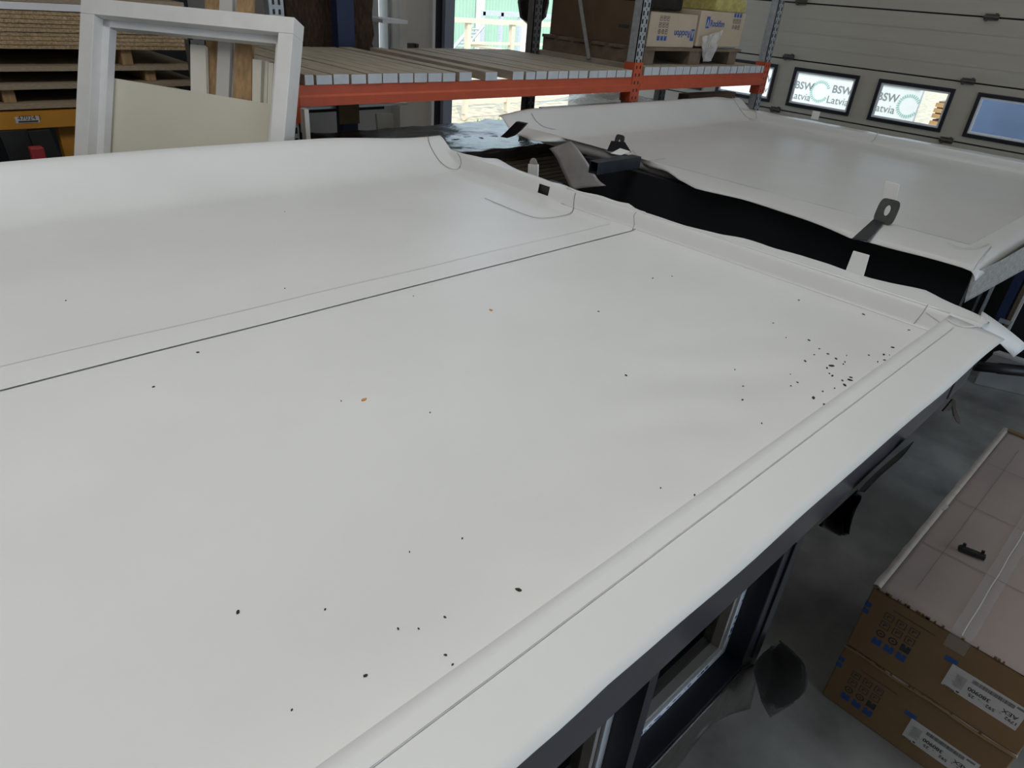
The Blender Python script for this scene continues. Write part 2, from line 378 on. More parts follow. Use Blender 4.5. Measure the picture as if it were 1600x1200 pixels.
def hitA(px, py, f=zA, dz=.0015):
    d = ray(px, py); t0, t1 = (Z0+.25-H)/d.z, (Z0-.03-H)/d.z; last = t0
    for k in range(241):
        t = t0+(t1-t0)*k/240; p = Vector((0, 0, H))+d*t
        if p.z <= Z0+f(p.x, p.y):
            a, b = last, t
            for _ in range(14):
                c = (a+b)/2; q = Vector((0, 0, H))+d*c
                if q.z <= Z0+f(q.x, q.y): b = c
                else: a = c
            q = Vector((0, 0, H))+d*b; q.z += dz; return q
        last = t
    return p
def dens(pts, n=6):
    out = []
    for (a, b), (c, d) in zip(pts, pts[1:]): out += [(a+(c-a)*k/n, b+(d-b)*k/n) for k in range(n)]
    return out+[pts[-1]]
def spline(pts, n=5):
    out = []; P = [pts[0]]+list(pts)+[pts[-1]]
    for i in range(1, len(P)-2):
        for k in range(n):
            t = k/n; out.append(tuple(.5*((2*P[i][c])+(-P[i-1][c]+P[i+1][c])*t+(2*P[i-1][c]-5*P[i][c]+4*P[i+1][c]-P[i+2][c])*t*t+(-P[i-1][c]+3*P[i][c]-3*P[i+1][c]+P[i+2][c])*t**3) for c in (0, 1)))
    return out+[tuple(pts[-1])]

flapA = [(v.x, v.y) for v in pxline(spline([(560,1425),(700,1297),(807,1198),(893,1123),(947,1072),(1000,1027),(1057,977),(1100,940),(1170,880),(1258,800),(1373,700),(1432,649),(1475,612),(1528,564),(1568,532)], 4), Z0+PH)]
A = thing('roof_module', 'large near prefabricated module with white membrane roof and dark window wall below', 'module', (0.3, 1.5, 0))
XA0 = -1.7
h0, h1 = hitA(834, 306), hitA(855, 310); HY = sorted((h0.y, h1.y))
def frange(a, b, st): n = max(1, round((b-a)/st)); return [a+(b-a)*i/n for i in range(n)]
xl = frange(XA0, 2.10, .04)+[2.10, 2.125, 2.14, 2.15, 2.156, 2.159, 2.163, 2.166, 2.170, 2.174, 2.182, 2.195]; NB = len(xl); xl += ['o1', 'o2', 'o3', 'o4', 'o5', 'o6']
def sheetA(name, ylines, dz, bk=False):
    def fn(i, j):
        y = ylines[j]; x = xl[i]
        if isinstance(x, str):
            t = (.25, .5, .7, .85, .95, 1)[int(x[1])-1]; xo = interp(farA, y); xx = 2.195+(xo-2.195)*t
            z = zA(min(xx, 2.3), y) - .016*max(0, t-.55)**2*5*(.6+nz(0, y, 4)) + .006*math.sin(t*3.1)*nz(1, y, 5, 2)
            return (xx, y, Z0+z+dz)
        d = dz*(1-sstep(1.60, 1.66, y)) if bk else dz
        return (x, y, Z0+zA(x, y)+d)
    i0 = xl.index(2.159); i1 = xl.index(2.166)
    sk = lambda i, j: i0 <= i < i1 and HY[0]-1e-4 <= ylines[j] < HY[1]-1e-4
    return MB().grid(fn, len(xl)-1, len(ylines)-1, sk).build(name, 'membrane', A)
yf = [.31, .32, .34, .36, .385, .391, .394, .397, .402, .415]+frange(.43, 1.60, .03)+[1.60, 1.62]
yb = frange(1.511, 2.5, .03)+frange(2.5, 2.80, .02)+[2.80, 2.815]
yb = sorted(set([y for y in yb if abs(y-HY[0]) > .006 and abs(y-HY[1]) > .006]+HY))
f1 = sheetA('membrane_sheet', yf, 0); f2 = sheetA('membrane_sheet', yb, .0022, True)
slabel(f2, 'rear membrane sheet overlapping the front one')
# drop of the rear edge
MB().grid(lambda i, j: (XA0+i*.06, 2.815+.012*math.sin(j*1.2), Z0+zA(XA0+i*.06, 2.81)-.05*j), 64, 3).build('rear_edge_sheet', 'membrane', A)
B((2.158+.012, HY[0]-.004, Z0+.006), (2.25, HY[1]+.004, Z0+.058)).build('scupper_hole', 'black', A)
def lineA(name, pts, wd=.0022, m_='weld_line', dz=.0042, dn=4):
    P = [hitA(x, y, dz=dz) for x, y in dens(pts, dn)]
    return MB().ribbon(P, wd, (-.35, -.2, 1)).build(name, m_, A)
seam = MB().ribbon([(x, 1.5095, Z0+zA(x, 1.5095)+.0026) for x in frange(XA0, 2.153, .03)+[2.153]], .0024)  # dark strip: lap sealant, with the sheet edge's shade line drawn in
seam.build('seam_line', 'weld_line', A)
MB().ribbon([(x, 1.613+.002*math.sin(x*9), Z0+zA(x, 1.613)+.0030) for x in frange(XA0, 2.15, .03)], .002).build('lap_line', 'fold_line', A)
lineA('seam_line', [(988, 361), (991, 352), (990, 338), (994, 333)])
# edge flap along the right-hand side
def eflap(i, j):
    x = XA0+(2.14-XA0)*i/90; ye = interp(flapA, x); t = j/8; y = .394+(ye-.394)*t
    if i == 90: x += .035*(1-t)-.02
    w_ = max(0, t-.5)*2
    return (x, y, Z0+PH+.0035+.0012*nz(x, y, 6)+w_*w_*(.005*nz(x, 0, 3.2, 5)-.004))
ef = MB().grid(eflap, 90, 8).build('edge_flap', 'membrane', A, thick=.002)
MB().ribbon([(x, .356, Z0+PH+.0062+.0012*nz(x, .356, 6)) for x in frange(XA0, 2.1, .04)], .0013).build('pencil_line', 'pencil_line', A)
for zz_, xx_, nm in ((PH+.001, 2.176, 'highlight_bead'), (.003, 2.153, 'highlight_bead')):  # glossy tubes added to draw the bright highlights along the parapet folds
    MB().tube([(xx_, y, Z0+zz_+.0022) for y in frange(.40, HY[0]-.05, .04)], .0042, 6).build(nm, 'membrane_patch', A, smooth=True)
# corner patches and weld outlines
lineA('patch_outline', spline([(668,210),(671,226),(680,243),(691,257),(705,265),(715,265),(720,258),(719,248),(714,240)]), .0026, dn=1)
lineA('patch_outline', spline([(757,311),(795,327),(833,341),(857,342),(885,337),(895,330),(897,312),(899,303)]), .0026, dn=1)
lineA('patch_outline', [(1449,478),(1440,492),(1427,508)], .003, 'pencil_line'); lineA('patch_outline', [(1446,490),(1472,509)], .0025, 'pencil_line')
def patch(pxs, name='corner_patch'):
    P = [hitA(x, y, dz=.006) for x, y in pxs]; c = sum(P, Vector())/len(P); mb = MB()
    for a, b in zip(P, P[1:]+P[:1]): mb.quad(a, b, c)
    mb.sm = True; return mb.build(name, 'membrane_patch', A)
lineA('patch_outline', spline([(1478,503),(1492,511),(1510,515),(1528,513),(1539,508),(1541,500),(1537,494)]), .004, 'fold_line', dz=.009, dn=1)
# narrow strip of membrane hanging off the far corner
c0, c1 = Zp(1534, 487, Z0+PH-.002), Zp(1528, 508, Z0+PH-.002)
e0, e1 = Xp(1606, 541, 2.30), Xp(1583, 558, 2.27)
MB().grid(lambda i, j: (c0.lerp(c1, j/2)).lerp(e0.lerp(e1, j/2), i/10)+Vector((0, 0, (.003*math.sin(math.pi*i/10)))), 10, 2).build('hanging_strip', 'membrane', A, thick=.002)
# wrapped lugs
def tab(px4, x0, x1, name, m_, par, th=.006):
    a, b = Xp(*px4[0], x0), Xp(*px4[1], x0); c, d = Xp(*px4[2], x1), Xp(*px4[3], x1)
    return MB().prism([a, b, c, d], (th, 0, 0)).build(name, m_, par, bevel=.0015)
tab([(1317,433),(1347,438),(1358,399),(1333,392)], 2.30, 2.31, 'lug_wrap', 'membrane', A)
lt = tab([(824,276),(840,279),(841,257),(825,256)], 2.30, 2.305, 'lug_wrap', 'membrane', A)
q0, q1 = Xp(827, 257, 2.305), Xp(839, 257, 2.305); cq = (q0+q1)/2; rr = (q1-q0).length/2
MB().prism([cq+Vector((0, -math.cos(k*math.pi/8)*rr, math.sin(k*math.pi/8)*rr*1.15)) for k in range(9)], (.004, 0, 0)).build('lug_cap', 'grey_foil', A)
# body under the roof
YF, YW = .285, .330
zfb, zsl = H-1.13*S, H-1.556*S
px0, px1 = 1.226*1.13*S, 1.33*1.13*S                # end pier
mx0, mx1 = Zp(1017, 1060, zfb).x, Zp(1032, 1045, zfb).x   # mullion
B((XA0, .305, zfb+.005), (2.13, 2.60, Z0-.02)).build('roof_slab', 'navy', A)
B((XA0, YF, zfb), (1.955, .305, Z0+PH-.002)).build('fascia', 'fascia', A, bevel=.002)
B((1.985, YF, zfb), (2.14, .305, Z0+PH-.002)).build('fascia', 'fascia', A, bevel=.002)
B((1.962, YF+.004, zfb-.004), (1.978, .305, Z0+PH-.004)).build('joint_strip', 'galvanised', A)
B((XA0, .42, 1.20), (px1-.02, 2.60, zfb)).build('body', 'navy', A)
B((px0, YF+.002, 1.235), (px1, .43, zfb)).build('end_pier', 'navy', A, bevel=.003)
B((px0+.03, YF-.003, zsl), (px0+.038, YF+.004, zfb)).build('pier_bead', 'black', A)
B((mx0, YF+.002, zsl), (mx1, .42, zfb)).build('mullion', 'navy', A)
B((XA0, YF+.001, zsl-.012), (px0, .42, zsl)).build('window_sill', 'navy', A)
B((XA0, YF+.004, 1.235), (px0, .42, zsl-.012)).build('base_rail', 'navy', A)
for k, (a, b) in enumerate(((mx1, px0), (-.25, mx0))):
    wn = B((a+.03, YW+.022, zsl+.03), (b-.03, YW+.026, zfb)).build('window', 'glass_dark', A)
    def ringx(y, i, d, nm, m_):
        o_ = [(a+i, y, zsl+i), (b-i, y, zsl+i), (b-i, y, zfb+.05-i), (a+i, y, zfb+.05-i)]; j_ = i+d
        i_ = [(a+j_, y, zsl+j_), (b-j_, y, zsl+j_), (b-j_, y, zfb+.05-j_), (a+j_, y, zfb+.05-j_)]
        return MB().ring(o_, i_, (0, .05, 0)).build(nm, m_, wn, bevel=.001)
    ringx(YW, 0, .019, 'outer_frame', 'white_profile'); ringx(YW+.006, .019, .008, 'gasket', 'black'); ringx(YW+.003, .027, .011, 'glazing_bead', 'bead')
    pr = MB()
    for q in range(26 if k == 0 else 0):
        x = a+.02+(b-a-.06)*random.random()**.8; wv = .003+.010*random.random(); zz = zsl+.004+.010*random.random()
        pr.box((x, YW-.0006, zz), (x+wv, YW, zz+.0018+.002*random.random()))
        if q < 8: zq = zsl+.05+.2*random.random(); pr.box((b-.014+.008*random.random(), YW-.0006, zq), (b-.004, YW, zq+.006))
    if k == 0: pr.build('protective_tape_print', 'blue_print', wn)
B((-.25, .42, zsl), (1.06, .424, zfb)).build('inner_dark_panel', 'black', A)
# loose films below the module
def sheetpts(name, rows, m_, par, n=5):
    R = [[Vector(p) for p in r] for r in rows]; nu = len(R)-1; nv = len(R[0])-1
    o = MB().grid(lambda i, j: R[i][j], nu, nv).build(name, m_, par, thick=.0012); sd = o.modifiers.new('smooth', 'SUBSURF'); sd.levels = sd.render_levels = 2; sd.boundary_smooth = 'PRESERVE_CORNERS'
    o.modifiers.move(1, 0); return o
bot = [(1010,1265),(1060,1200),(1105,1133),(1140,1116),(1172,1108)]
rows = []
for k, (x, y) in enumerate(bot):
    b_ = Yp(x, y, .262+.015*(k % 2)); rows.append([(min(b_.x-.02*(4-k)/4, px0), YF-.002, zsl-.008), ((b_.x*2+px0*0+b_.x)/3, YF-.010, zsl-.05), Vector((b_.x, .270, (zsl-.05+b_.z)/2)), b_])
sheetpts('film_skirt', rows, 'brown_film', A)
L = [(1193,1019),(1177,1036),(1177,1052),(1184,1073),(1188,1094),(1204,1121)]
R = [(1219,1000),(1240,1016),(1259,1036),(1263,1058),(1262,1080),(1242,1098)]
rows = [[Yp(l[0]+(r_[0]-l[0])*t, l[1]+(r_[1]-l[1])*t, .28-.018*k+.03*math.sin(t*3.1+.4*k)-.03*t) for t in (0, .33, .66, 1)] for k, (l, r_) in enumerate(zip(L, R))]
sheetpts('film_flap', rows, 'smoky_film', A)
L = [(1279,821),(1284,824),(1293,829),(1300,832),(1312,838)]; R = [(1340,764),(1350,777),(1338,793),(1331,814),(1327,835)]
rows = [[Yp(l[0]+(r_[0]-l[0])*t, l[1]+(r_[1]-l[1])*t, .29-.008*k+.02*math.sin(t*4)) for t in (0, .33, .66, 1)] for k, (l, r_) in enumerate(zip(L, R))]
sheetpts('film_flap', rows, 'black_film', A)
L = [(1340,769),(1352,756),(1372,736),(1395,716),(1425,692)]; R = [(1351,769),(1370,749),(1394,728),(1412,713),(1428,690)]
rows = [[Yp(l[0]+(r_[0]-l[0])*t, l[1]+(r_[1]-l[1])*t, .288-.03*t) for t in (0, .5, 1)] for l, r_ in zip(L, R)]
sheetpts('film_strip', rows, 'black_film', A)
MB().prism([Yp(*p, .282) for p in ((1489,624),(1473,643),(1484,642),(1488,634),(1491,650),(1496,660),(1500,663),(1500,655),(1494,640),(1493,625))], (0, .004, 0)).build('film_flap', 'black_film', A)
for x, y in ((-1.2, 1.0), (1.0, 1.0), (-1.2, 2.1), (1.9, 1.1), (1.9, 2.0), (.9, 2.0)): B((x-.05, y-.05, 0), (x+.05, y+.05, 1.2 if x < 1.5 else zfb+.006)).build('support_leg', 'steel_dark', A)

# ------------------------------------------------------------------ far module
Bm = thing('roof_module', 'smaller far prefabricated module with white membrane roof beside the sectional door', 'module', (4.3, 1.8, 0))
nl = pxline([(955,241),(985,243),(1014,257),(1040,266),(1060,281),(1088,294),(1162,311),(1206,324),(1272,348),(1333,370),(1357,373),(1425,394),(1521,423),(1547,432)], Z0+.045)
nl2 = [Zp(818, 190, Z0+.12), Zp(835, 205, Z0+.09), Zp(868, 213, Z0+.07), Zp(905, 220, Z0+.05)]
nearB = sorted([(v.y, v.x) for v in nl+nl2])
XN, XF, YR, YC = 3.04, 5.49, .594, 2.90
def zB(x, y):
    zx = interp([(XN, PH), (XN+.008, 0)], x) if x < 4 else interp([(XF-.02, 0), (XF, .004), (XF+.012, .055), (XF+.018, PH)], x)
    zy = interp([(YR-.004, PH), (YR+.004, 0)], y) if y < 1 else 0
    top = .146-.02*sstep(5.2, 5.5, x)-.03*(1-sstep(2.85, 3.2, x))
    if y > 2.5: t = min(1, max(0, (y-YC)/.23)); zy = top*(t**1.6)*(1.25-.25*t)
    z = max(zx, zy); wr = .003*nz(x, y, 2.0, 4)+.0015*nz(x*2.4, y*.9, 4, 7)
    return z+wr*(1 if z < .003 else .4)
xb = ['n0', 'n1', 'n2', 'n3', 'n4', XN-.02, XN, XN+.004, XN+.008, XN+.02]+frange(XN+.05, XF-.06, .05)+[XF-.06, XF-.02, XF, XF+.006, XF+.012, XF+.018, XF+.03, 5.6, 5.66, 5.68]
yB = ['r0', 'r1', 'r2', 'r3', .53, .56, .585, .590, .594, .598, .603]+frange(.62, YC-.05, .045)+frange(YC-.05, 3.14, .02)+[3.14, 3.16]
def fB(i, j):
    x, y = xb[i], yB[j]; yy = y if not isinstance(y, str) else .505
    if isinstance(x, str):
        t = (1, .8, .6, .4, .2)[int(x[1])]; xo = interp(nearB, yy); xx = (XN-.02)+(xo-(XN-.02))*t; zz = zB(3.0, yy)-.03*t*t*(.7+.6*nz(0, yy, 3, 1))
    else: xx = x; zz = zB(x, yy)
    if xx > 5.6: zz -= .008*(1+nz(yy, 1, 5))*(xx-5.6)/.08
    if isinstance(y, str):
        t = (1, .7, .4, .15)[int(y[1])]; yy = .505-.03*math.sin(t*1.4); zz -= .035*t**1.3
    return (xx, yy, Z0+zz)
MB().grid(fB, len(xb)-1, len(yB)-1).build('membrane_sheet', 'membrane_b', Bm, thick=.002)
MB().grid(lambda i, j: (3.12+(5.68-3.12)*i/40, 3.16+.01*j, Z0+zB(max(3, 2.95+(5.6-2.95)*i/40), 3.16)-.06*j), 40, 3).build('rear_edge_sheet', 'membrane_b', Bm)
def lineB(pts, wd=.004, m_='pencil_line', dn=3): MB().ribbon([hitA(x, y, zB, .005) for x, y in dens(pts, dn)], wd, (-.3, -.2, 1)).build('patch_outline', m_, Bm)
lineB(spline([(830,178),(838,190),(850,199),(868,203)]), .005, dn=1); lineB(spline([(988,236),(997,246),(1012,252),(1025,251),(1039,249)]), .004, dn=1)
lineB(spline([(1144,152),(1152,165),(1166,183),(1178,187),(1182,183),(1180,174)]), .006, dn=1); lineB([(1372,207),(1366,219),(1360,223)], .006)
lineB(spline([(1480,381),(1500,389),(1525,389),(1545,382)]), .003, dn=1); lineB([(1548,386),(1530,408),(1520,424)], .003)
# fleece-backed apron at the front right corner
a0_, a1_ = Zp(1521, 425, Z0+.03), Zp(1506, 474, Z0-.07)
ap = [[Zp(1521,424,Z0+.035), Zp(1513,450,Z0-.03), Zp(1507,473,Z0-.085)], [Zp(1549,416,Z0+.05), Zp(1545,436,Z0-.01), Zp(1540,455,Z0-.075)], [Zp(1580,398,Z0+.06), Zp(1582,413,Z0), Zp(1584,430,Z0-.065)], [Zp(1640,362,Z0+.062), Zp(1645,378,Z0), Zp(1650,395,Z0-.06)]]
sheetpts('fleece_apron', ap, 'fleece', Bm)
WB = 2.95
ywr = Xp(1520, 428, WB).y
B((WB, ywr, 1.18), (WB+.05, 2.50, Z0+.01)).build('end_wall', 'navy_b', Bm)
B((WB+.05, 1.15, 1.18), (5.5, 2.50, Z0-.012)).build('body', 'navy_b', Bm)
B((WB+.05, .62, Z0-.12), (5.6, 2.62, Z0-.012)).build('roof_slab', 'navy_b', Bm)
for x, y in ((3.1, 1.3), (5.3, 1.3), (3.1, 2.4), (5.3, 2.4)): B((x-.06, y-.06, 0), (x+.06, y+.06, 1.19)).build('support_leg', 'steel_dark', Bm)
# stub tube
rt = Xp(994, 252, WB); en = Yp(925, 277, rt.y); hw = .029
o_ = [(en.x, rt.y+a*hw, rt.z+b*hw) for a, b in ((-1,-1),(1,-1),(1,1),(-1,1))]; i_ = [(en.x, rt.y+a*hw*.84, rt.z+b*hw*.84) for a, b in ((-1,-1),(1,-1),(1,1),(-1,1))]
dzt = rt.z-en.z
MB().ring(o_, i_, (WB-en.x, 0, 0)).build('drain_tube', 'steel_dark', Bm, bevel=.002)
# lifting lugs
def lug(base, wdt, hgt, lean, par):
    out, inn = [], []; n = 28
    for k in range(n):
        a = 2*math.pi*k/n; c, s_ = math.cos(a), math.sin(a)
        sx = math.copysign(abs(c)**(.38), c)*wdt/2; sy = math.copysign(abs(s_)**(.62), s_)*hgt/2
        out.append(base+Vector((lean*(sy+hgt/2), -sx, sy+hgt/2))); inn.append(base+Vector((lean*(s_*hgt*.21+hgt*.55), -c*wdt*.14, s_*hgt*.21+hgt*.55)))
    return MB().ring(out, inn, (.006, 0, -.001)).build('lifting_lug', 'steel_plate', par)
lug(Xp(1377, 350, 2.99), .080, .098, .22, Bm); lug(Xp(963, 240, 2.97), .060, .095, .12, Bm)
MB().prism([Zp(1331,374,Z0+PH-.014), Zp(1355,377,Z0+PH-.014), Zp(1381,349,Z0+PH+.008), Zp(1364,344,Z0+PH+.008)], (0, 0, .004)).build('lug_strap', 'navy_b', Bm)
MB().prism([Xp(948,236,2.93), Xp(986,238,2.93), Xp(976,222,2.96), Xp(955,220,2.96)], (.003, 0, 0)).build('lug_strap', 'navy_b', Bm)
tab([(1377,316),(1398,320),(1406,288),(1383,282)], 3.03, 3.05, 'lug_wrap', 'membrane_patch', Bm, .003)
MB().quad(Xp(954,240,2.86), Xp(970,243,2.88), Xp(985,237,2.93), Xp(969,232,2.92)).build('loose_tab', 'membrane', Bm, thick=.002)
q = Xp(1274, 180, 5.62); B((5.62, q.y-.03, q.z-.03), (5.626, q.y+.03, q.z+.03)).build('lug_wrap', 'membrane_patch', Bm, bevel=.002)
# dark rolled end and grey foil at the rear near corner
MB().prism([Xp(*p, 2.80) for p in ((781,214),(788,208),(806,190),(822,193),(812,204),(801,213),(792,216))], (.03, .01, 0)).build('rolled_end', 'black_plastic', Bm, bevel=.004)
foil = [[(858,232),(876,226),(892,220)], [(868,243),(890,236),(904,233)], [(876,262),(900,258),(924,262)], [(884,280),(908,276),(934,282)], [(893,296),(915,293),(947,290)]]
sheetpts('foil_apron', [[Xp(x, y, 2.86+.02*j-.012*i) for j, (x, y) in enumerate(r)] for i, r in enumerate(foil)], 'grey_foil', Bm)

# ------------------------------------------------------------------ debris on the near roof
fl = []
for n_ in range(4):
    k = 5+n_; base = [(math.cos(6.283*i/k)*(1+.35*random.random()), math.sin(6.283*i/k)*(.45+.4*random.random()), 0) for i in range(k)]
    o = MB().prism([Vector(p)*.0042 for p in base], (0, 0, .0016)).build('debris_flake', 'black_plastic'); fl.append(o.data); bpy.data.objects.remove(o)
def flake(px, py, s, m_=0, label='lone black speck on the open middle of the near white roof', g='scattered specks on the near roof'):
    p = hitA(px, py, dz=.0004); o = bpy.data.objects.new('debris_flake', random.choice(fl)); COL.objects.link(o)
    o.location = p; o.rotation_euler = (0, 0, random.random()*6.3); o.scale = (s*.8, s*.8, 1); tag(o, label, 'debris', g); return o
for x, y, s in [(180,335,1),(560,418,1.6),(825,510,1),(240,570,1.2),(300,620,.8),(350,650,.9),(218,692,1.2),(398,678,1.3),(372,720,2.2),(345,733,1.2),(440,710,.8),(450,697,.8),(375,778,1.3),(358,765,.8),(485,788,1),(480,803,1.6),(450,833,1.7),(435,806,.9),(730,612,1.5),(678,654,1.4),(682,686,1.1),(590,658,.8),(642,697,.8),(710,657,.6),(265,908,1.7),(327,946,1),(172,817,.9),(638,864,1.1),(575,985,.9),(787,758,.9),(320,870,.8),(390,852,.7),(133,838,.6),(883,567,1),(130,770,.5),(270,655,.6),(460,660,.6),(105,555,.7),(30,470,.7)]:
    flake(1200+x*.26667, 380+y*.26667, s*.9, 0, 'black debris flake in the cluster near the right corner of the near roof', 'debris cluster by the right roof corner')
for x, y, s in [(240,605,.8),(309,551,.9),(372,957,.9),(810,922,1.2),(571,1056,.8),(695,965,.5),(508,953,.45),(646,463,.6),(935,487,.7),(1020,435,.9),(1050,432,.6),(978,587,1),(672,645,.5),(1085,774,.6),(1032,763,.5),(445,331,.5),(533,627,.5),(622,983,.5),(696,1024,.55),(654,983,.45),(707,1039,.45),(1161,604,.7),(1160,625,.8),(1190,662,.6),(722,842,.5),(445,451,.5),(103,470,.5),(1148,578,.6),(640,863,.4),(456,1110,.4)]:
    flake(x, y, s)
for x, y, lb in ((767, 485, 'orange wood chip on the near roof, just below the long seam'), (569, 625, 'orange wood chip on the near roof, the one nearer the middle left')):
    o = flake(x, y, 1.6, 0, lb, None); o.name = 'wood_chip'; o.data = o.data.copy(); o.data.materials[0] = M_['wood_chip']

# ------------------------------------------------------------------ pallet rack
YK, DEP = 3.2, 1.10
rk = thing('pallet_rack', 'orange and galvanised pallet rack with boarded deck behind both modules', 'rack', (4.2, YK+.5, 0))
PX = [1.60, 4.25, 6.09]
def upright(x, y, m_, zt=3.6):
    u_ = MB(); u_.box((x-.045, y, 0), (x-.038, y+.07, zt)); u_.box((x+.038, y, 0), (x+.045, y+.07, zt)); u_.box((x-.045, y, 0), (x+.045, y+.006, zt))
    o = u_.build('upright', m_, rk); s_ = MB()
    for k in range(48):
        z = .8+k*.05
        if z > zt-.05: break
        for dx in (-.022, .022): s_.box((x+dx-.009, y-.0008, z), (x+dx+.007, y, z+.028))
        s_.box((x-.004, y-.0008, z+.032), (x+.004, y, z+.042))
    so_ = s_.build('slot_pattern', 'black', o); so_['kind'] = 'stuff'; return o
zb = [(2.066, 1.972), (2.074, 1.978)]
for i, x in enumerate(PX):
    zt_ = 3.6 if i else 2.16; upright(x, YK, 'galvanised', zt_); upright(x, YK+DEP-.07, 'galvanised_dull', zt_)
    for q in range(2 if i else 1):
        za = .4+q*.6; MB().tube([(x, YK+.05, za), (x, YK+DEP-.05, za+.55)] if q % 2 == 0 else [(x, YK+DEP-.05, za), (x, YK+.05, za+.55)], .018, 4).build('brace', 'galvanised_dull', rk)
    if i: MB().tube([(x, 3.66, 2.13), (x, 4.02, 3.0)], .018, 4).build('brace', 'galvanised_dull', rk)
    z0, z1 = zb[min(i, 1)]
    cn = MB().box((x-.050, YK-.008, z0-.17), (x+.050, YK-.002, z0+.085)).box((x-.052, YK-.008, z0-.17), (x-.047, YK+.08, z0+.085)).build('beam_connector', 'orange', rk)
    hs = MB()
    for k in range(5):
        for dx in (-.02, .02): hs.box((x+dx-.006, YK-.0088, z0-.155+k*.05), (x+dx+.006, YK-.0078, z0-.135+k*.05))
    hs.build('connector_hole', 'black', cn)['kind'] = 'stuff'
def beam(x0, x1, y, z0, z1, m_='orange', par=rk):
    h = z0-z1; mb = MB(); prof = [(0, 0), (0, .42*h), (-.010, .50*h), (-.012, h), (.04, h), (.04, 0)]   # stepped face
    prof = [(-.012, 0), (-.012, .44*h), (-.004, .54*h), (-.004, h), (.04, h), (.04, 0)]
    mb.prism([(x0, y+a, z1+b) for a, b in prof], (x1-x0, 0, 0)); return mb.build('beam', m_, par)
for i in range(2):
    beam(PX[i]+.047, PX[i+1]-.047, YK, *zb[i]); beam(PX[i]+.047, PX[i+1]-.047, YK+DEP-.05, *zb[i])
ends = [450+.25*v for v in (95,155,170,272,277,378,387,482,490,580,586,682,686,776,780,862,870,957,960,1040,1063,1143,1227,1303,1400,1470)]
ends += [820+.125*v for v in (0,120,130,265,275,405,410,530,540,660,661,775,795,905,906,1015,1020,1130,1137,1245,1250,1330)]
ends2 = [930+.1875*v for v in (402,465,468,530,533,598,600,662,664,724,727,784,788,845,847,900,905,958,962,1015,1020,1066,1070,1122,1126,1178,1182,1230,1232,1282,1285,1332,1336,1378,1382,1400)]
def boards(E, zt, zbm, y1):
    for k in range(0, len(E), 2):
        py = 124-(E[k]-493)*.028; x0, x1 = Yp(E[k], py, YK).x+.0018, Yp(E[k+1], py, YK).x-.0018
        sk = .05 if 740 < E[k] < 765 else (-.03 if 755 < E[k] < 800 else 0); z_ = zt+(.004*random.random())
        d = Vector((sk, y1-YK, 0)); y0 = YK-.012+.006*random.random()
        o = MB().prism([(x0, y0, zbm), (x1, y0, zbm), (x1, y0, z_), (x0, y0, z_)], d).build('deck_board', 'deck_wood', rk)
        MB().box((x0+.0005, y0-.0012, zbm+.001), (x1-.0005, y0-.0002, z_-.001)).build('board_end', 'deck_end', o)
boards(ends, 2.110, 2.067, YK+1.28); boards(ends2, 2.128, 2.075, YK+1.12)
# goods on the rack
pl = thing('pallet', 'wooden pallet under the printed cartons on the rack deck', 'pallet', (5.1, 3.8, 2.13))
for k, x in enumerate((4.40, 5.02, 5.60)): B((x, 3.30, 2.132), (x+.16 if k < 2 else x+.12, 4.30, 2.225)).build('bearer', 'pallet_wood', pl)
for k in range(6): B((4.38, 3.29+k*.175, 2.226), (5.76, 3.29+k*.175+.13, 2.247)).build('top_board', 'pallet_wood', pl)
def icons(par, org, xd, yd, cell, mats, rows, sz=.72, filled=()):
    xd, yd = Vector(xd).normalized(), Vector(yd).normalized(); G = {}
    for r_ in range(rows):
        for c in range(3):
            o_ = Vector(org)+xd*cell*c-yd*cell*r_; h = cell*sz; mt_ = mats[r_]; mb = G.setdefault(mt_, MB())
            C = lambda a, b: o_+xd*h*a+yd*h*b
            if (r_, c) in filled:
                mb.quad(C(0,0), C(1,0), C(1,1), C(.62,1), C(.5,.6), C(.38,1), C(0,1)); continue
            if r_ == 2 and c < 2:
                n = len(mb.v)
                for k in range(12): a = k*math.pi/6; mb.v += [C(.5+.5*math.cos(a), .5+.5*math.sin(a)), C(.5+.34*math.cos(a), .5+.34*math.sin(a))]
                for k in range(12): k2 = (k+1) % 12; mb.f.append((n+2*k, n+2*k2, n+2*k2+1, n+2*k+1))
                mb.quad(C(.35,.4), C(.65,.4), C(.65,.6), C(.35,.6)); continue
            t = .1
            for a, b, c_, d in ((0,0,1,t),(0,1-t,1,1),(0,0,t,1),(1-t,0,1,1),(.3,.3,.45,.7),(.45,.55,.75,.7)): mb.quad(C(a,b), C(c_,b), C(c_,d), C(a,d))
    for mt_, mb in G.items(): mb.build('handling_icons', mt_, par)
ca = thing('carton', 'pale carton on the rack pallet with upside-down blue lettering', 'carton', (4.78, 3.7, 2.25))
B((4.46, 3.31, 2.249), (5.06, 4.28, 2.475)).build('box_body', 'carton_pale', ca, bevel=.004)
B((4.440, 3.40, 2.249), (4.458, 4.27, 2.53)).build('brown_side_wrap', 'carton_brown', ca)
MB().quad((4.45, 3.305, 2.478), (5.07, 3.305, 2.474), (5.07, 4.28, 2.482), (4.45, 4.28, 2.484)).build('wrap_sheet', 'clear_wrap', ca)
cb = thing('carton', 'pale carton on the rack pallet with upright blue lettering', 'carton', (5.42, 3.7, 2.25))
B((5.075, 3.30, 2.262), (5.73, 4.2, 2.508)).build('box_body', 'carton_pale', cb, bevel=.004)
B((5.2, 3.32, 2.249), (5.70, 4.2, 2.262)).build('base_sheet', 'clear_wrap', cb)
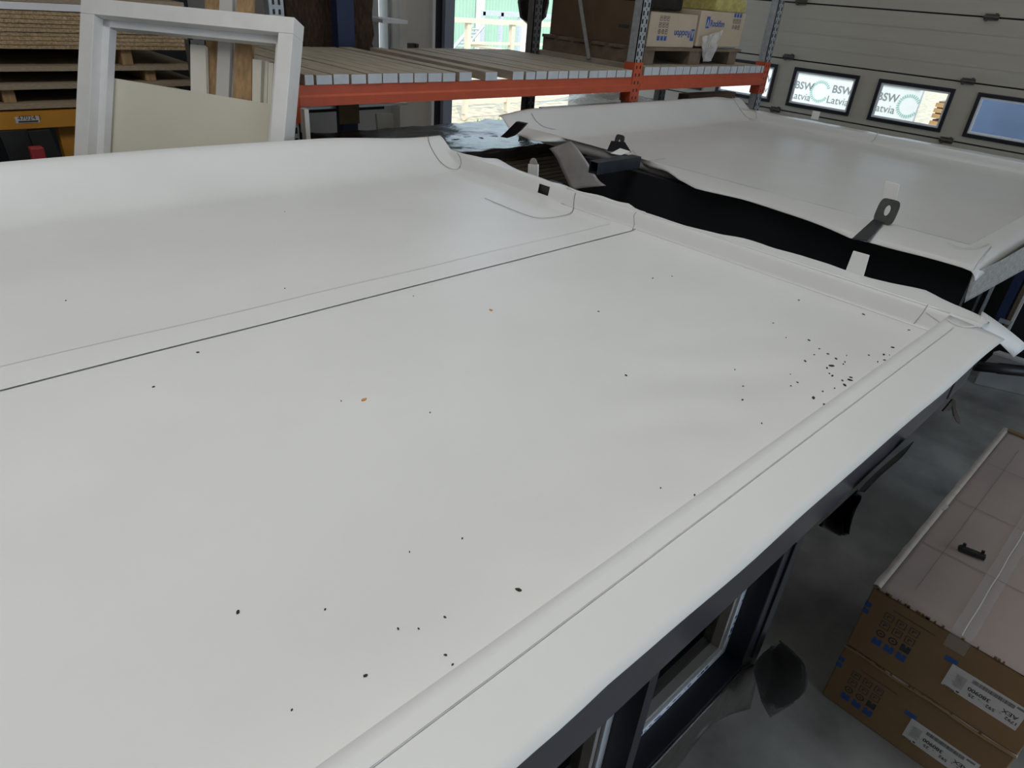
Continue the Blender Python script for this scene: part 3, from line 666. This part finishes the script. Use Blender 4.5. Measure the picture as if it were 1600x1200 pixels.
def logo(par, c, xd, yd, s):
    xd, yd = Vector(xd).normalized(), Vector(yd).normalized(); c = Vector(c); C = lambda a, b: c+xd*s*a+yd*s*b
    MB().quad(C(0,0), C(.6,0), C(.6,1), C(0,1)).build('logo_block', 'blue_print', par)
    n = xd.cross(yd)*.0006; mb = MB()
    mb.quad(C(.10,.14)+n, C(.21,.14)+n, C(.33,.62)+n, C(.30,.80)+n); mb.quad(C(.30,.80)+n, C(.33,.62)+n, C(.41,.14)+n, C(.52,.14)+n); mb.build('logo_mark', 'label_white', par)
    text_part('Rockfon', s*.78, frame_mx(C(.72, .18), xd, yd), 'blue_print', par, 'printed_text', bold=s*.018)
logo(ca, Yp(1086, 46, 3.3085), (-1, 0, 0), (0, 0, -1), .080)
logo(cb, Yp(1102, 44, 3.2985), (1, 0, 0), (0, 0, 1), .080)
icons(ca, Yp(1031, 32, 3.3085), (1, 0, 0), (0, 0, 1), .043, ['grey_print', 'grey_print', 'dark_print', 'blue_print'], 4, filled=((3, 0), (3, 1), (3, 2)))
icons(cb, Yp(1147, 27, 3.2985), (1, 0, 0), (0, 0, 1), .043, ['blue_print', 'grey_print', 'grey_print'], 3, filled=((0, 0), (0, 1), (0, 2)))
q = Xp(975, 41, 4.4385); MB().box((4.4384, q.y-.05, q.z-.012), (4.44, q.y+.05, q.z+.012)).build('faint_print', 'dark_print', ca)
# crumpled stretch film between the cartons
wc = Yp(1103, 70, 3.28)
def crump(i, j):
    a, t = i/18, j/12; x = wc.x-.10+.30*a; z = wc.z+.075-.19*t
    return Vector((x+.015*nz(a*2, t*2, 1.3, 1)-.16*t*(a-.45), 3.262+.022*nz(a*3, t*2, 1.7, 5)-.008*math.sin(a*11), z+.05*(a-.3)*(1-t)+.012*nz(a*3, t*2, 1.5, 8)))
tag(MB().grid(crump, 18, 12).build('stretch_film', 'clear_wrap', smooth=False), 'crumpled clear stretch film hanging between the two rack cartons', 'film')
def wool(name, a, b, label):
    n = 14
    mb = MB().box(a, b); o = mb.build(name, 'yellow_wool', bevel=.008); return tag(o, label, 'insulation')
wool('insulation_block', (5.29, 3.32, 2.510), (5.74, 4.1, 2.60), 'yellow mineral wool block lying on the upright-lettered carton')
tag(B((4.50, 3.45, 2.487), (5.04, 4.2, 2.61)).build('dark_bundle', 'black_film', bevel=.02), 'dark wrapped bundle lying on the upside-down lettered carton', 'bundle')
wool('insulation_block', (4.66, 3.42, 2.612), (4.90, 3.9, 2.68), 'yellow mineral wool offcut on the dark wrapped bundle')
# things on lower level of the rack (right bay)
g1 = thing('wrapped_bundle', 'grey bundle under clear wrap below the right rack deck', 'bundle', (4.8, 3.9, 0))
p = Yp(930, 150, 3.7)
MB().grid(lambda i, j: (4.32+1.0*i/20, 3.45+.8*j/10, 1.72+.08*math.sin(math.pi*j/10)+.05*math.sin(math.pi*i/20)+.015*nz(i*.4, j*.5, 1)), 20, 10).build('wrap_cover', 'clear_wrap', g1)
B((4.32, 3.46, .9), (5.32, 4.2, 1.71)).build('load', 'sheet_grey', g1)
g2 = B((5.18, 3.34, 1.35), (5.92, 3.44, 1.90)).build('cardboard_panel', 'carton_brown', bevel=.003); g2.location.z = 0
tag(g2, 'dark brown cardboard panel under the right rack deck', 'panel')
for o_, zt in ((g1, .9), (None, 1.35)):
    sh = thing('shelf_plinth', 'dark timber plinth carrying the grey wrapped bundle' if o_ else 'dark timber plinth carrying the brown cardboard panel', 'plinth', (4.8 if o_ else 5.5, 3.8, 0))
    x0, x1 = (4.34, 5.14) if o_ else (5.33, 5.92)
    for q in (3.34, 4.0): B((x0, q, 0), (x1, q+.1, zt-.042)).build('bearer', 'pallet_wood', sh)
    for q in range(5): B((x0, 3.34+q*.17, zt-.04), (x1, 3.34+q*.17+.13, zt-.001)).build('top_board', 'pallet_wood', sh)
# black bag hanging by the rear upright
bgp = Yp(832, 4, YK+DEP+.12)
tag(MB().tube([bgp+Vector((0, 0, .5)), bgp+Vector((0, 0, .3)), bgp+Vector((.01, 0, 0)), bgp+Vector((.02, 0, -.10)), bgp+Vector((.03, 0, -.15))], [.05, .11, .13, .11, .05], 12).build('black_sack', 'black_film', smooth=True), 'black sack hanging beside the dark rear rack upright', 'sack')

# film-wrapped stack of slats between the modules, under the left rack deck
st = thing('slat_stack', 'stack of long slats under glossy black film behind the near module', 'stack', (3, 3.8, 0))
zt = Yp(870, 243, 3.3).z
for k in range(12):
    z1 = zt-.026*k; B((1.75, 3.30, z1-.020), (4.10, 4.1, z1)).build('slat_layer', 'slat_wood', st)
B((1.8, 3.34, 0), (1.95, 4.05, zt-.026*11-.023)).build('bearer', 'pallet_wood', st); B((3.8, 3.34, 0), (3.95, 4.05, zt-.026*11-.023)).build('bearer', 'pallet_wood', st)
def filmtop(i, j):
    x = 1.72+2.42*i/60; t = j/30
    if j < 6: y = 3.29-.004*(6-j); z = zt+.085-.009*(6-j)
    else: y = 3.29+1.15*(j-6)/24; z = zt+.085-.065*(j-6)/24
    c = 1 if j > 4 else .3
    return (x, y-.012*nz(x*3, z*6, 1)*c, z+c*(.022*nz(x*1.2, y*3, 1.2)+.016*nz(x*5, y*6, 1.6, 3)))
MB().grid(filmtop, 60, 30).build('film_cover', 'black_film', st)
B((1.75, 3.305, zt+.001), (4.10, 4.0, zt+.045)).build('upper_packet', 'carton', st)

# ------------------------------------------------------------------ rear storage (left of picture)
YY = 4.6
yr = thing('board_rack', 'yellow-beamed rack carrying chipboard sheets behind the white frame', 'rack', (1, YY+.5, 0))
def zz(px, py): return Yp(px, py, YY).z
xe = Yp(295, 60, YY).x
B((-1.6, YY-.02, zz(60, 199)), (2.2, YY+.04, zz(60, 173))).build('beam', 'yellow_steel', yr)
lb_ = B((Yp(22, 185, YY).x, YY-.023, Yp(40, 191, YY).z), (Yp(60, 185, YY).x, YY-.0205, Yp(40, 181, YY).z)).build('sticker', 'label_white', yr)
mb = MB(); sx0, sx1 = Yp(27, 189, YY).x, Yp(58, 187, YY).x; mb.box((sx0, YY-.0242, Yp(40, 190, YY).z), (sx1, YY-.0232, Yp(40, 187.5, YY).z)); mb.build('printed_bar', 'dark_print', yr)
text_part('47024 1', .034, frame_mx((sx0, YY-.0242, Yp(40, 186.5, YY).z), (1, 0, 0), (0, 0, 1)), 'dark_print', yr)
px_ = Yp(437, 12, YY).x
for x in (px_, -1.6):
    up_ = B((x-.05, YY+.045, 0), (x+.05, YY+.12, 3.6)).build('upright', 'galvanised', yr); s_ = MB()
    for k in range(40):
        for dx in (-.028, .012): s_.box((x+dx, YY+.044, 1.4+k*.055), (x+dx+.016, YY+.0452, 1.4+k*.055+.03))
    s_.build('slot_pattern', 'black', up_)['kind'] = 'stuff'
B((Yp(95, 205, YY).x, YY+.05, 0), (Yp(122, 205, YY).x, YY+.12, zz(60, 199))).build('yellow_post', 'yellow_steel', yr)
B((-1.6, YY+1.3, 0), (2.2, YY+1.34, 2.9)).build('dark_backing', 'black', yr)  # black sheet added to stand for the deep shade between the boards
def sheet_stack(zlo, zhi, n, name, m_, label, grp, cat, x1=xe):
    th = (zhi-zlo)/n
    for k in range(n):
        o = B((-1.5, YY+.01-.012*random.random(), zlo+k*th), (x1-.01*random.random(), YY+1.2, zlo+(k+1)*th-.0025)).build(name, m_)
        tag(o, label(k, n), cat, grp)
zc0, zc1 = zz(0, 76), zz(0, 14)
ordn = ['lowest', 'second lowest', 'third lowest', 'fourth lowest', 'fifth lowest', 'sixth lowest', 'seventh lowest', 'second from top', 'topmost']
sheet_stack(zc0, zc1, 9, 'chipboard_sheet', 'chipboard', lambda k, n: ordn[k]+' chipboard sheet in the stack left of the white frame', 'chipboard sheets on the rack', 'board')
tag(B((-1.5, YY, zc1+.001), (xe, YY+1.2, zc1+.035)).build('white_sheet_board', 'white_sheet'), 'white board lying on top of the chipboard stack', 'board')
tag(B((-1.5, YY, zc1+.037), (xe, YY+1.2, zc1+.07)).build('dark_board', 'thin_board'), 'brown board above the white one on the chipboard stack', 'board')
sv = [(zz(0, 112), zz(0, 104), 'upper'), (zz(0, 141), zz(0, 132), 'middle'), (zz(0, 172), zz(0, 163), 'lower')]
for a, b, nm in sv: tag(B((-1.55, YY+.0, a), (1.72, YY+1.25, b)).build('thin_shelf_board', 'thin_board'), nm+' thin brown board in the dark gap under the chipboard', 'board', 'thin boards under the chipboard')
def block(px, py, za, zb_, label):
    x = Yp(px, py, YY).x; tag(B((x-.03, YY+.03, za), (x+.03, YY+.9, zb_)).build('spacer_block', 'timber', bevel=.004), label, 'timber block', 'spacer blocks between boards')
block(17, 155, sv[2][1], sv[1][0], 'timber spacer block near the left picture edge above the yellow beam')
block(200, 85, sv[0][1], zc0, 'timber spacer block under the chipboard, seen through the white frame')
block(-60, 85, sv[0][1], zc0, 'timber spacer block under the chipboard near its hidden end')
block(240, 130, sv[1][1], sv[0][0], 'timber spacer block between the upper and middle thin boards')
block(240, 165, sv[2][1], sv[1][0], 'timber spacer block between the middle and lower thin boards')
for k, (x0, x1, lb) in enumerate(((-2, 42, 'wide black board leaning below the yellow beam'), (44, 78, 'narrow black board leaning below the yellow beam'))):
    yy_ = YY-.06-.03*k; a, b = Yp(x0, 206, yy_), Yp(x1, 203, yy_); d = Vector((.12, -.22, -a.z))
    tag(MB().prism([a, b, b+d+Vector((.06, 0, a.z-b.z)), a+d], (0, .02, 0)).build('black_board', 'black_plastic'), lb, 'board', 'black boards below the yellow beam')
q = Yp(59, 242, YY-.42); ck = thing('hand_clamp', 'small red and black clamp just above the near roof edge at left', 'clamp', (q.x, YY-.42, 0))
B((q.x-.02, YY-.43, 0), (q.x+.02, YY-.41, q.z-.03)).build('bar', 'steel_dark', ck); B((q.x-.03, YY-.445, q.z-.04), (q.x+.03, YY-.395, q.z+.04)).build('grip', 'red_plastic', ck, bevel=.006)
# blue rear rack with bark-brown slab and white sheets
br = thing('storage_rack', 'dark blue rear rack upright with shelf brackets behind the boarded deck', 'rack', (2.8, 4.9, 0))
x0, x1 = Yp(523, 40, 4.72).x, Yp(549, 40, 4.72).x
for xx in (x0,):
    B((xx, 4.68, 0), (xx+x1-x0, 4.76, 3.6)).build('upright', 'blue_steel', br)
    zq = Yp(545, 176, 4.72).z; MB().box((xx-.03, 4.665, zq-.07), (xx+x1-x0+.005, 4.679, zq+.10)).build('bracket', 'bracket_brown', br)
B((x0-.4, 4.95, zq-.03), (x0+.55, 4.99, zq+.02)).build('beam', 'black', br)
zs1 = zq+.022
for k, nm in enumerate(('lower', 'middle', 'upper')): 
    o = B((2.35+.1*k, 4.78+.01*k, zs1+.02*k), (Yp(637-14*k, 180, 4.78).x, 5.9, zs1+.02*k+.017)).build('white_sheet_board', 'white_sheet')
    tag(o, nm+' white sheet in the pile under the boarded deck', 'board', 'white sheets under the deck')
B((x0-.4, 5.6, zq-.04), (x0+.55, 5.66, zq+.02)).build('beam', 'blue_steel', br)
zg = Yp(520, 190, 4.9).z; o = B((2.36, 4.80, zg-.3), (Yp(585, 195, 4.85).x, 5.9, zg-.28)).build('workbench_top', 'white_sheet')
wbn = thing('workbench', 'grey-white bench top below the white sheets', 'bench', (2.6, 5.3, 0)); 
o.parent = wbn; o.location = -ORG[wbn.name]
for x, y in ((2.4, 4.85), (3.1, 4.85), (2.4, 5.8), (3.1, 5.8)): B((x, y, 0), (x+.06, y+.06, zg-.301)).build('leg', 'steel_dark', wbn)
tag(B((Yp(485, 184, 5.2).x, 5.2, zg-.279), (Yp(514, 184, 5.2).x, 5.4, zg-.20)).build('white_packet', 'white_paint_cool', bevel=.004), 'small white packet on the bench under the white sheets', 'packet')
a, b = Yp(588, 178, 4.63), Yp(614, 178, 4.63)
tag(MB().prism([a, b, (b.x+.1, 4.52, 0), (a.x+.1, 4.52, 0)], (0, .02, 0)).build('leaning_board', 'cream_board'), 'beige board leaning under the pile of white sheets', 'board')
def slab(i, j):
    t, v = i/30, j/24; x = Yp(452, 40, 4.85).x+(Yp(592, 40, 4.85).x-Yp(452, 40, 4.85).x)*t
    if i >= 28: x += (i-27)/3*(.05*nz(v*9, 0, 1.7)+.05*nz(v*37, 0, 1.3))
    return (x, 4.88+.03*nz(t*5, v*4, 1.3)+.05*t, 1.72+1.3*v)
sl = MB().grid(slab, 30, 24).build('bark_slab', 'bark', thick=.22, smooth=False); sl.modifiers[0].offset = 1
tag(sl, 'rough dark brown fibrous slab with ragged edge behind the rack deck', 'slab')
vn = thing('box_van', 'white box van body with round mark seen past the ragged brown slab', 'van', (8, 13.5, 0))
a, b = Yp(575, 40, 13).x, Yp(630, 40, 13).x
B((a, 13, .5), (b, 15, 3.2)).build('body', 'gasket_white', vn, bevel=.03)
q = Yp(602, 45, 12.999); MB().prism([q+Vector((.075*math.cos(k*.5236), -.001, .11*math.sin(k*.5236))) for k in range(12)], (0, .002, 0)).build('round_mark', 'rust', vn)
q = Yp(604, 65, 12.99); B((q.x-.06, 12.99, q.z-.10), (q.x+.06, 13.0, q.z)).build('dark_mark', 'dark_print', vn); B((a, 12.99, 2.93), (b, 13.0, 3.1)).build('dark_stripe', 'dark_print', vn)
for y in (13.1, 14.6): MB().tube([(a+.3, y, .4), (a+.3, y+.25, .4)], .4, 18).build('wheel', 'black_plastic', vn)
a = Yp(598, 30, 5.8); b = Yp(637, 31, 5.8); sh = B((a.x, 5.8, a.z-.03), (b.x, 6.2, a.z)).build('wall_shelf', 'white_sheet'); tag(sh, 'thin white shelf fixed to the grey rear wall', 'shelf')

# ------------------------------------------------------------------ white box frame leaning behind the near module
d_ = Vector((.61, -.79, 0)).normalized(); v_ = Vector((.305, .236, .922)); v_ = (v_-d_*v_.dot(d_)).normalized(); n_ = v_.cross(d_).normalized()
if n_.y < 0: n_ = -n_                               # pointing away from the camera
TR = Yp(460, 27, 3.0); Wd = .985; Lf = TR.z/v_.z
fr = thing('window_lining_frame', 'white painted wooden box frame leaning behind the near module', 'frame', (TR-v_*Lf-d_*Wd/2))
def FP(a, b, c): return TR - d_*a - v_*b + n_*c       # a across, b down, c into depth
def fbox(a0, a1, b0, b1, c0, c1): 
    mb = MB(); n = 0; mb.v = [FP(a, b, c) for a in (a0, a1) for b in (b0, b1) for c in (c0, c1)]
    for f in ((0,1,3,2),(4,6,7,5),(0,4,5,1),(2,3,7,6),(0,2,6,4),(1,5,7,3)): mb.f.append(f)
    return mb
pw = .066
fbox(0, Wd, 0, pw, 0, .10).build('head', 'white_paint', fr, bevel=.002)
fbox(0, pw, pw+.0005, Lf-.06, 0, .10).build('jamb', 'white_paint', fr, bevel=.002); fbox(Wd-pw, Wd, pw+.0005, Lf-.06, 0, .10).build('jamb', 'white_paint', fr, bevel=.002)
fbox(0, Wd, Lf-.06, Lf-.02, 0, .10).build('foot_rail', 'white_paint', fr)
for a0, a1 in ((pw, pw+.035), (Wd-pw-.035, Wd-pw)): fbox(a0, a1, pw, Lf-.06, .055, .10).build('stop_bead', 'white_paint_cool', fr, bevel=.001)
fbox(pw, Wd-pw, pw, pw+.03, .055, .10).build('stop_bead', 'white_paint_cool', fr, bevel=.001)
# cream panel behind the frame
t0 = Yp(178, 122, 3.75); 
def onplane(px, py, c): 
    d = ray(px, py); o0 = FP(0, 0, c); k = (o0-Vector((0, 0, H))).dot(n_)/d.dot(n_); return Vector((0, 0, H))+d*k
a, b = onplane(165, 120, .115), onplane(432, 164, .115); dn = -v_
tag(MB().prism([a, b, b+dn*(b.z/v_.z-.02), a+dn*(a.z/v_.z-.02)], n_*.02).build('cream_board', 'cream_board'), 'large cream board standing inside the white leaning frame', 'board')
def plank(x0, x1, x2, x3, ptop, c, m_, label, pt=None):          # leans parallel to the frame, just behind it
    q = lambda x, y: onplane(x, y, c)
    A_, B_ = q(x2, 150), q(x3, 150); ta, tb = q(x0, 50), q(x1, 50)
    def ext(t, b_, z): return t+(b_-t)*((z-t.z)/(b_.z-t.z))
    zt_ = q((x0+x1)/2, ptop).z
    o = MB().prism([ext(ta, A_, zt_), ext(tb, B_, zt_), ext(tb, B_, .0), ext(ta, A_, .0)], n_*.022).build('leaning_plank', m_)
    return tag(o, label, 'plank', 'planks leaning behind the white frame')
plank(297, 320, 298, 323, 70, .150, 'cream_trim', 'short cream board leaning leftmost behind the white frame')
plank(321, 344, 323, 344, -60, .180, 'timber', 'left timber post leaning behind the white frame')
plank(341, 361, 337, 357, -8, .150, 'grey_board', 'grey board leaning between the two timber posts')
plank(362, 366, 358, 363, -60, .180, 'white_paint', 'thin white strip leaning beside the right timber post')
plank(368, 394, 364, 393, -60, .150, 'timber', 'right timber post leaning behind the white frame')
plank(395, 410, 394, 407, 93, .145, 'cream_trim', 'wider cream moulding leaning behind the white frame')
plank(411, 420, 408, 417, 95, .175, 'cream_trim', 'middle cream moulding leaning behind the white frame')
plank(421, 429, 418, 425, 98, .145, 'cream_trim', 'narrow cream moulding nearest the white frame right side')
a, b = Yp(472, 170, 3.14), Yp(479, 170, 3.14)
tag(B((a.x, 3.12, 0), (b.x, 3.16, Yp(475, 170, 3.14).z)).build('cream_batten', 'cream_trim'), 'slim cream batten beside the right edge of the white frame', 'batten')

# ------------------------------------------------------------------ cartons on the floor
bx0, by1, bw, bl_ = 2.388, .300, .618, 1.80
cz = [0, .327, .665]
gl = ['lower brown carton of the floor stack, with part of its label creased', 'upper brown carton of the floor stack, carrying a black clip']
for k in range(2):
    dx = (0, .0)[k]; z0, z1 = cz[k]+.001, cz[k+1]-.001
    c = thing('carton', gl[k], 'carton', (bx0+bl_/2, by1-bw/2, z0))
    y0 = by1-bw; 
    B((bx0+dx, y0, z0), (bx0+bl_, by1, z1-.012)).build('box_body', 'carton', c, bevel=.005)
    MB().grid(lambda i, j: (bx0-.004+(bl_+.008)*i/30, by1+.003-(bw+.006)*j/14, z1-.003+.0025*nz(i*.25, j*.4, 1, k)), 30, 14).build('lid', 'carton_top', c, thick=.003)
    if k == 0: MB().tube([(bx0-.004, by1-bw*t, z1-.006+.003*math.sin(t*14)) for t in [i/20 for i in range(21)]], .006, 6).build('crushed_edge', 'carton_paper' if 0 else 'carton', c)
    ed = MB()
    for q in range(34):
        y = by1-bw*random.random(); 
        if q < 20: y = by1-.20*random.random()
        ed.box((bx0-.006, y-.004-.006*random.random(), z1-.007), (bx0+.001, y, z1+.001+.002*random.random()))
    ed.build('torn_edge', 'carton_edge', c)
    FX = bx0-.0012
    def fpt(px, py): return Xp(px, py, FX)
    icons_px = ((1384, 957), (1333, 1048))[k ^ 1]
    io = fpt(*icons_px); 
    icons(c, io-Vector((0, 0, .030)), (0, -1, 0), (0, 0, 1), .046, ['grey_print', 'grey_print', 'dark_print', 'blue_print'], 4, .74, filled=((3, 0), (3, 1), (3, 2), (2, 2)))
    t0_ = io+Vector((-.0002, -.02, .032)); text_part('Please see recommendations inside carton', .0125, frame_mx(t0_, (0, 1, 0), (0, 0, -1)) @ Matrix.Translation((-.27, 0, 0)), 'grey_print', c) if False else MB().box((FX-.0004, io.y-.17, io.z+.026), (FX, io.y-.02, io.z+.029)).build('print_line', 'grey_print', c)
    mk = MB()
    for q in (0, 1): mk.box((FX-.0004, by1-.022, z0+.195+q*.035), (FX, by1, z0+.218+q*.035)); mk.box((FX, by1+.0002, z0+.195+q*.035), (FX+.02, by1+.0008, z0+.218+q*.035))
    mk.build('blue_stripe', 'blue_print', c)
    # paper label printed upside down
    lp = fpt(*((1489, 1037), (1425, 1122))[k ^ 1]); lw, lh = (.245, .112)
    lx = [Vector((FX-.0004, lp.y, lp.z)), Vector((FX-.0004, lp.y-lw, lp.z)), Vector((FX-.0004, lp.y-lw, lp.z-lh)), Vector((FX-.0004, lp.y, lp.z-lh))]
    if k == 0: lw = .235
    lab = MB().quad(*lx).build('paper_label', 'label_white', c)
    mxl = frame_mx((FX-.0010, lp.y-lw, lp.z), (0, 1, 0), (0, 0, -1))     # text runs upside down
    bars = MB(); xx = .038
    while xx < .172:
        wv = .0006+.0016*random.random(); a_ = [mxl @ Vector(p) for p in ((xx, .012, 0), (xx+wv, .012, 0), (xx+wv, .030, 0), (xx, .030, 0))]; bars.quad(*a_); xx += wv+.0006+.0012*random.random()
    xx = .004
    while xx < .030:
        a_ = [mxl @ Vector(p) for p in ((xx, .010, 0), (xx+.002, .010, 0), (xx+.002, .020, 0), (xx, .020, 0))]; bars.quad(*a_); xx += .0032
    for q in range(12):
        yy = .030+.005*q; a_ = [mxl @ Vector(p) for p in ((.185, yy, 0), (.185+.03+.015*random.random(), yy, 0), (.215, yy+.0012, 0), (.185, yy+.0012, 0))]; bars.quad(*a_)
    a_ = [mxl @ Vector(p) for p in ((.186, .100, 0), (.196, .100, 0), (.196, .107, 0), (.186, .107, 0))]; bars.quad(*a_)
    bars.build('barcode', 'dark_print', lab)
    for tx, x, y, s_, bd in (('380900', .100, .052, .024, .0006), ('AEX', .012, .052, .026, .0004), ('1792', .004, .078, .020, .0004), ('x', .058, .076, .012, 0), ('592', .075, .078, .020, .0004), ('x', .125, .076, .012, 0), ('25', .142, .078, .020, .0004), ('Rockfon', .200, .106, .011, .0004)):
        text_part(tx, s_, mxl @ Matrix.Translation((x, y, 0)) @ Matrix.Scale(-1, 4, (0, 1, 0)) @ Matrix.Scale(-1, 4, (0, 1, 0)), 'dark_print', lab, bold=bd)
    MB().box((FX-.0003, lp.y-.012, lp.z-.002), (FX, lp.y+.030, lp.z+.020)).build('half_hidden_logo', 'blue_print', c)
    if k == 1:
        # paper strip folded along the left long edge, tape, creases
        MB().grid(lambda i, j: (bx0+.002+(bl_-.006)*i/40, by1+.004-.014*j+(.004*nz(i*.5, 0, 1) if j == 0 else 0), z1+.002+(.006 if j == 1 else 0)+.002*nz(i*.4, 3, 1)), 40, 2).build('folded_edge_strip', 'carton_paper', c)
        cy = by1-bw/2
        MB().grid(lambda i, j: (bx0-.004+1.7*i/50, cy+.035-.07*j/8, z1+.003+.002*nz(i*.6, j*.6, 1, 4)), 50, 8).build('packing_tape', 'tape', c)
        MB().grid(lambda i, j: (bx0-.004-.004*min(i, 1), cy+.035-.07*j/4, z1+.003-.07*i/4), 4, 4).build('packing_tape', 'tape', c)
        MB().ribbon([(bx0+1.75*i/40, cy+.001*math.sin(i), z1+.0062+.001*math.sin(i*1.7)) for i in range(41)], .004).build('tape_ridge', 'label_white', c)
        cs = MB()
        for x in (bx0+.42, bx0+.86, bx0+1.32): cs.ribbon([(x+.02*q/10, by1-.03-(bw-.06)*q/10, z1+.0035) for q in range(11)], .003)
        cs.ribbon([(bx0+.10+1.5*q/10, by1-.115, z1+.0035) for q in range(11)], .0025)
        cs.build('crease_line', 'crease', c)
        fb = MB().prism([Zp(1466,795,z1+.004), Zp(1477,788,z1+.004), Zp(1482,793,z1+.004), Zp(1475,798,z1+.004)], (0, 0, .004)).build('torn_paper', 'carton_paper', c)
        MB().box((bx0+bl_-.03, y0+.02, z1+.001), (bx0+bl_-.005, by1-.02, z1+.009)).build('far_flap', 'carton', c)
pc = Zp(1517, 867, cz[2]+.001); ax = (Zp(1537, 874, cz[2])-Zp(1497, 858, cz[2])); ang = math.atan2(ax.y, ax.x); L_ = ax.length
Mx = Matrix.Translation((pc.x, pc.y, cz[2]+.004)) @ Matrix.Rotation(ang, 4, 'Z')
ck = thing('plastic_clip', 'small black plastic clip lying on the upper floor carton', 'clip', (pc.x, pc.y, cz[2]))
MB().box((-L_/2, -.012, 0), (L_/2, .012, .020), Mx).build('bar', 'black_plastic', ck, bevel=.002)
for s_ in (-1, 1): MB().box((s_*L_*.36-.006, .008, .020), (s_*L_*.36+.006, .018, .030), Mx).build('nub', 'black_plastic', ck, bevel=.001)
MB().box((-L_/2-.004, -.008, .003), (-L_/2+.010, .010, .016), Mx).build('nub', 'black_plastic', ck)

# ------------------------------------------------------------------ beyond the far right corner: floor items and steel uprights
def flr(px, py, z=0): return Zp(px, py, z)
ZK = .20
pts = [flr(1537, 567, ZK), flr(1600, 581, ZK), flr(1630, 588, ZK), flr(1630, 573, ZK), flr(1606, 565, ZK), flr(1556, 549, ZK)]
tag(MB().prism([Vector((p.x, p.y, .001)) for p in pts], (0, 0, ZK-.001)).build('grey_sheet_pack', 'sheet_grey', bevel=.006), 'flat grey sheet pack on the floor beneath the black pipe', 'pack')
pts = [flr(1551, 553, ZK+.002), flr(1600, 569, ZK+.002), flr(1634, 575, ZK+.002), flr(1600, 564, ZK+.002), flr(1560, 551, ZK+.002)]
tag(MB().prism(pts, (0, 0, .02)).build('grey_board_offcut', 'grey_board'), 'thin grey board on top of the floor pack behind the black pipe', 'board')
a, b = flr(1524, 572, ZK+.05), flr(1640, 584, ZK+.05)
tag(MB().tube([a, a.lerp(b, .3), a.lerp(b, .31), b], [.040, .040, .045, .045], 14).build('black_pipe', 'black_plastic', smooth=True), 'thick black plastic pipe lying on the grey floor pack', 'pipe')
tag(MB().prism([flr(1523,592,.002), flr(1600,606,.002), flr(1600,600,.002), flr(1545,585,.002)], (0, 0, .004)).build('floor_offcut', 'sheet_grey'), 'thin offcut on the floor in front of the black pipe', 'offcut')
sr = thing('steel_rack', 'blue steel rack with profiles behind the far module right corner', 'rack', (6.75, .8, 0))
def post(x0, x1, m_, X, nm='upright', z1=1.5, py=470):
    a, b = Xp(x0, py, X), Xp(x1, py, X); B((X, b.y, .25), (X+.04, a.y, z1)).build(nm, m_, sr)
post(1538, 1543, 'galvanised', 6.70); post(1567, 1582, 'blue_steel', 6.69); post(1525, 1529, 'galvanised_dull', 6.72); post(1595, 1600, 'grey_board', 6.69, 'profile'); post(1587, 1593, 'thin_board', 6.72, 'profile')
a = Xp(1563, 497, 6.68); b = Xp(1583, 500, 6.68); B((6.66, b.y, a.z-.03), (6.69, a.y, a.z)).build('shelf_bracket', 'galvanised', sr)
B((6.80, -.6, .25), (6.84, 1.5, 1.6)).build('dark_backing', 'black', sr)  # added black sheet standing for the dark gap behind the posts
B((6.66, -.6, 0), (6.86, 1.5, .25)).build('base_rail', 'black', sr)
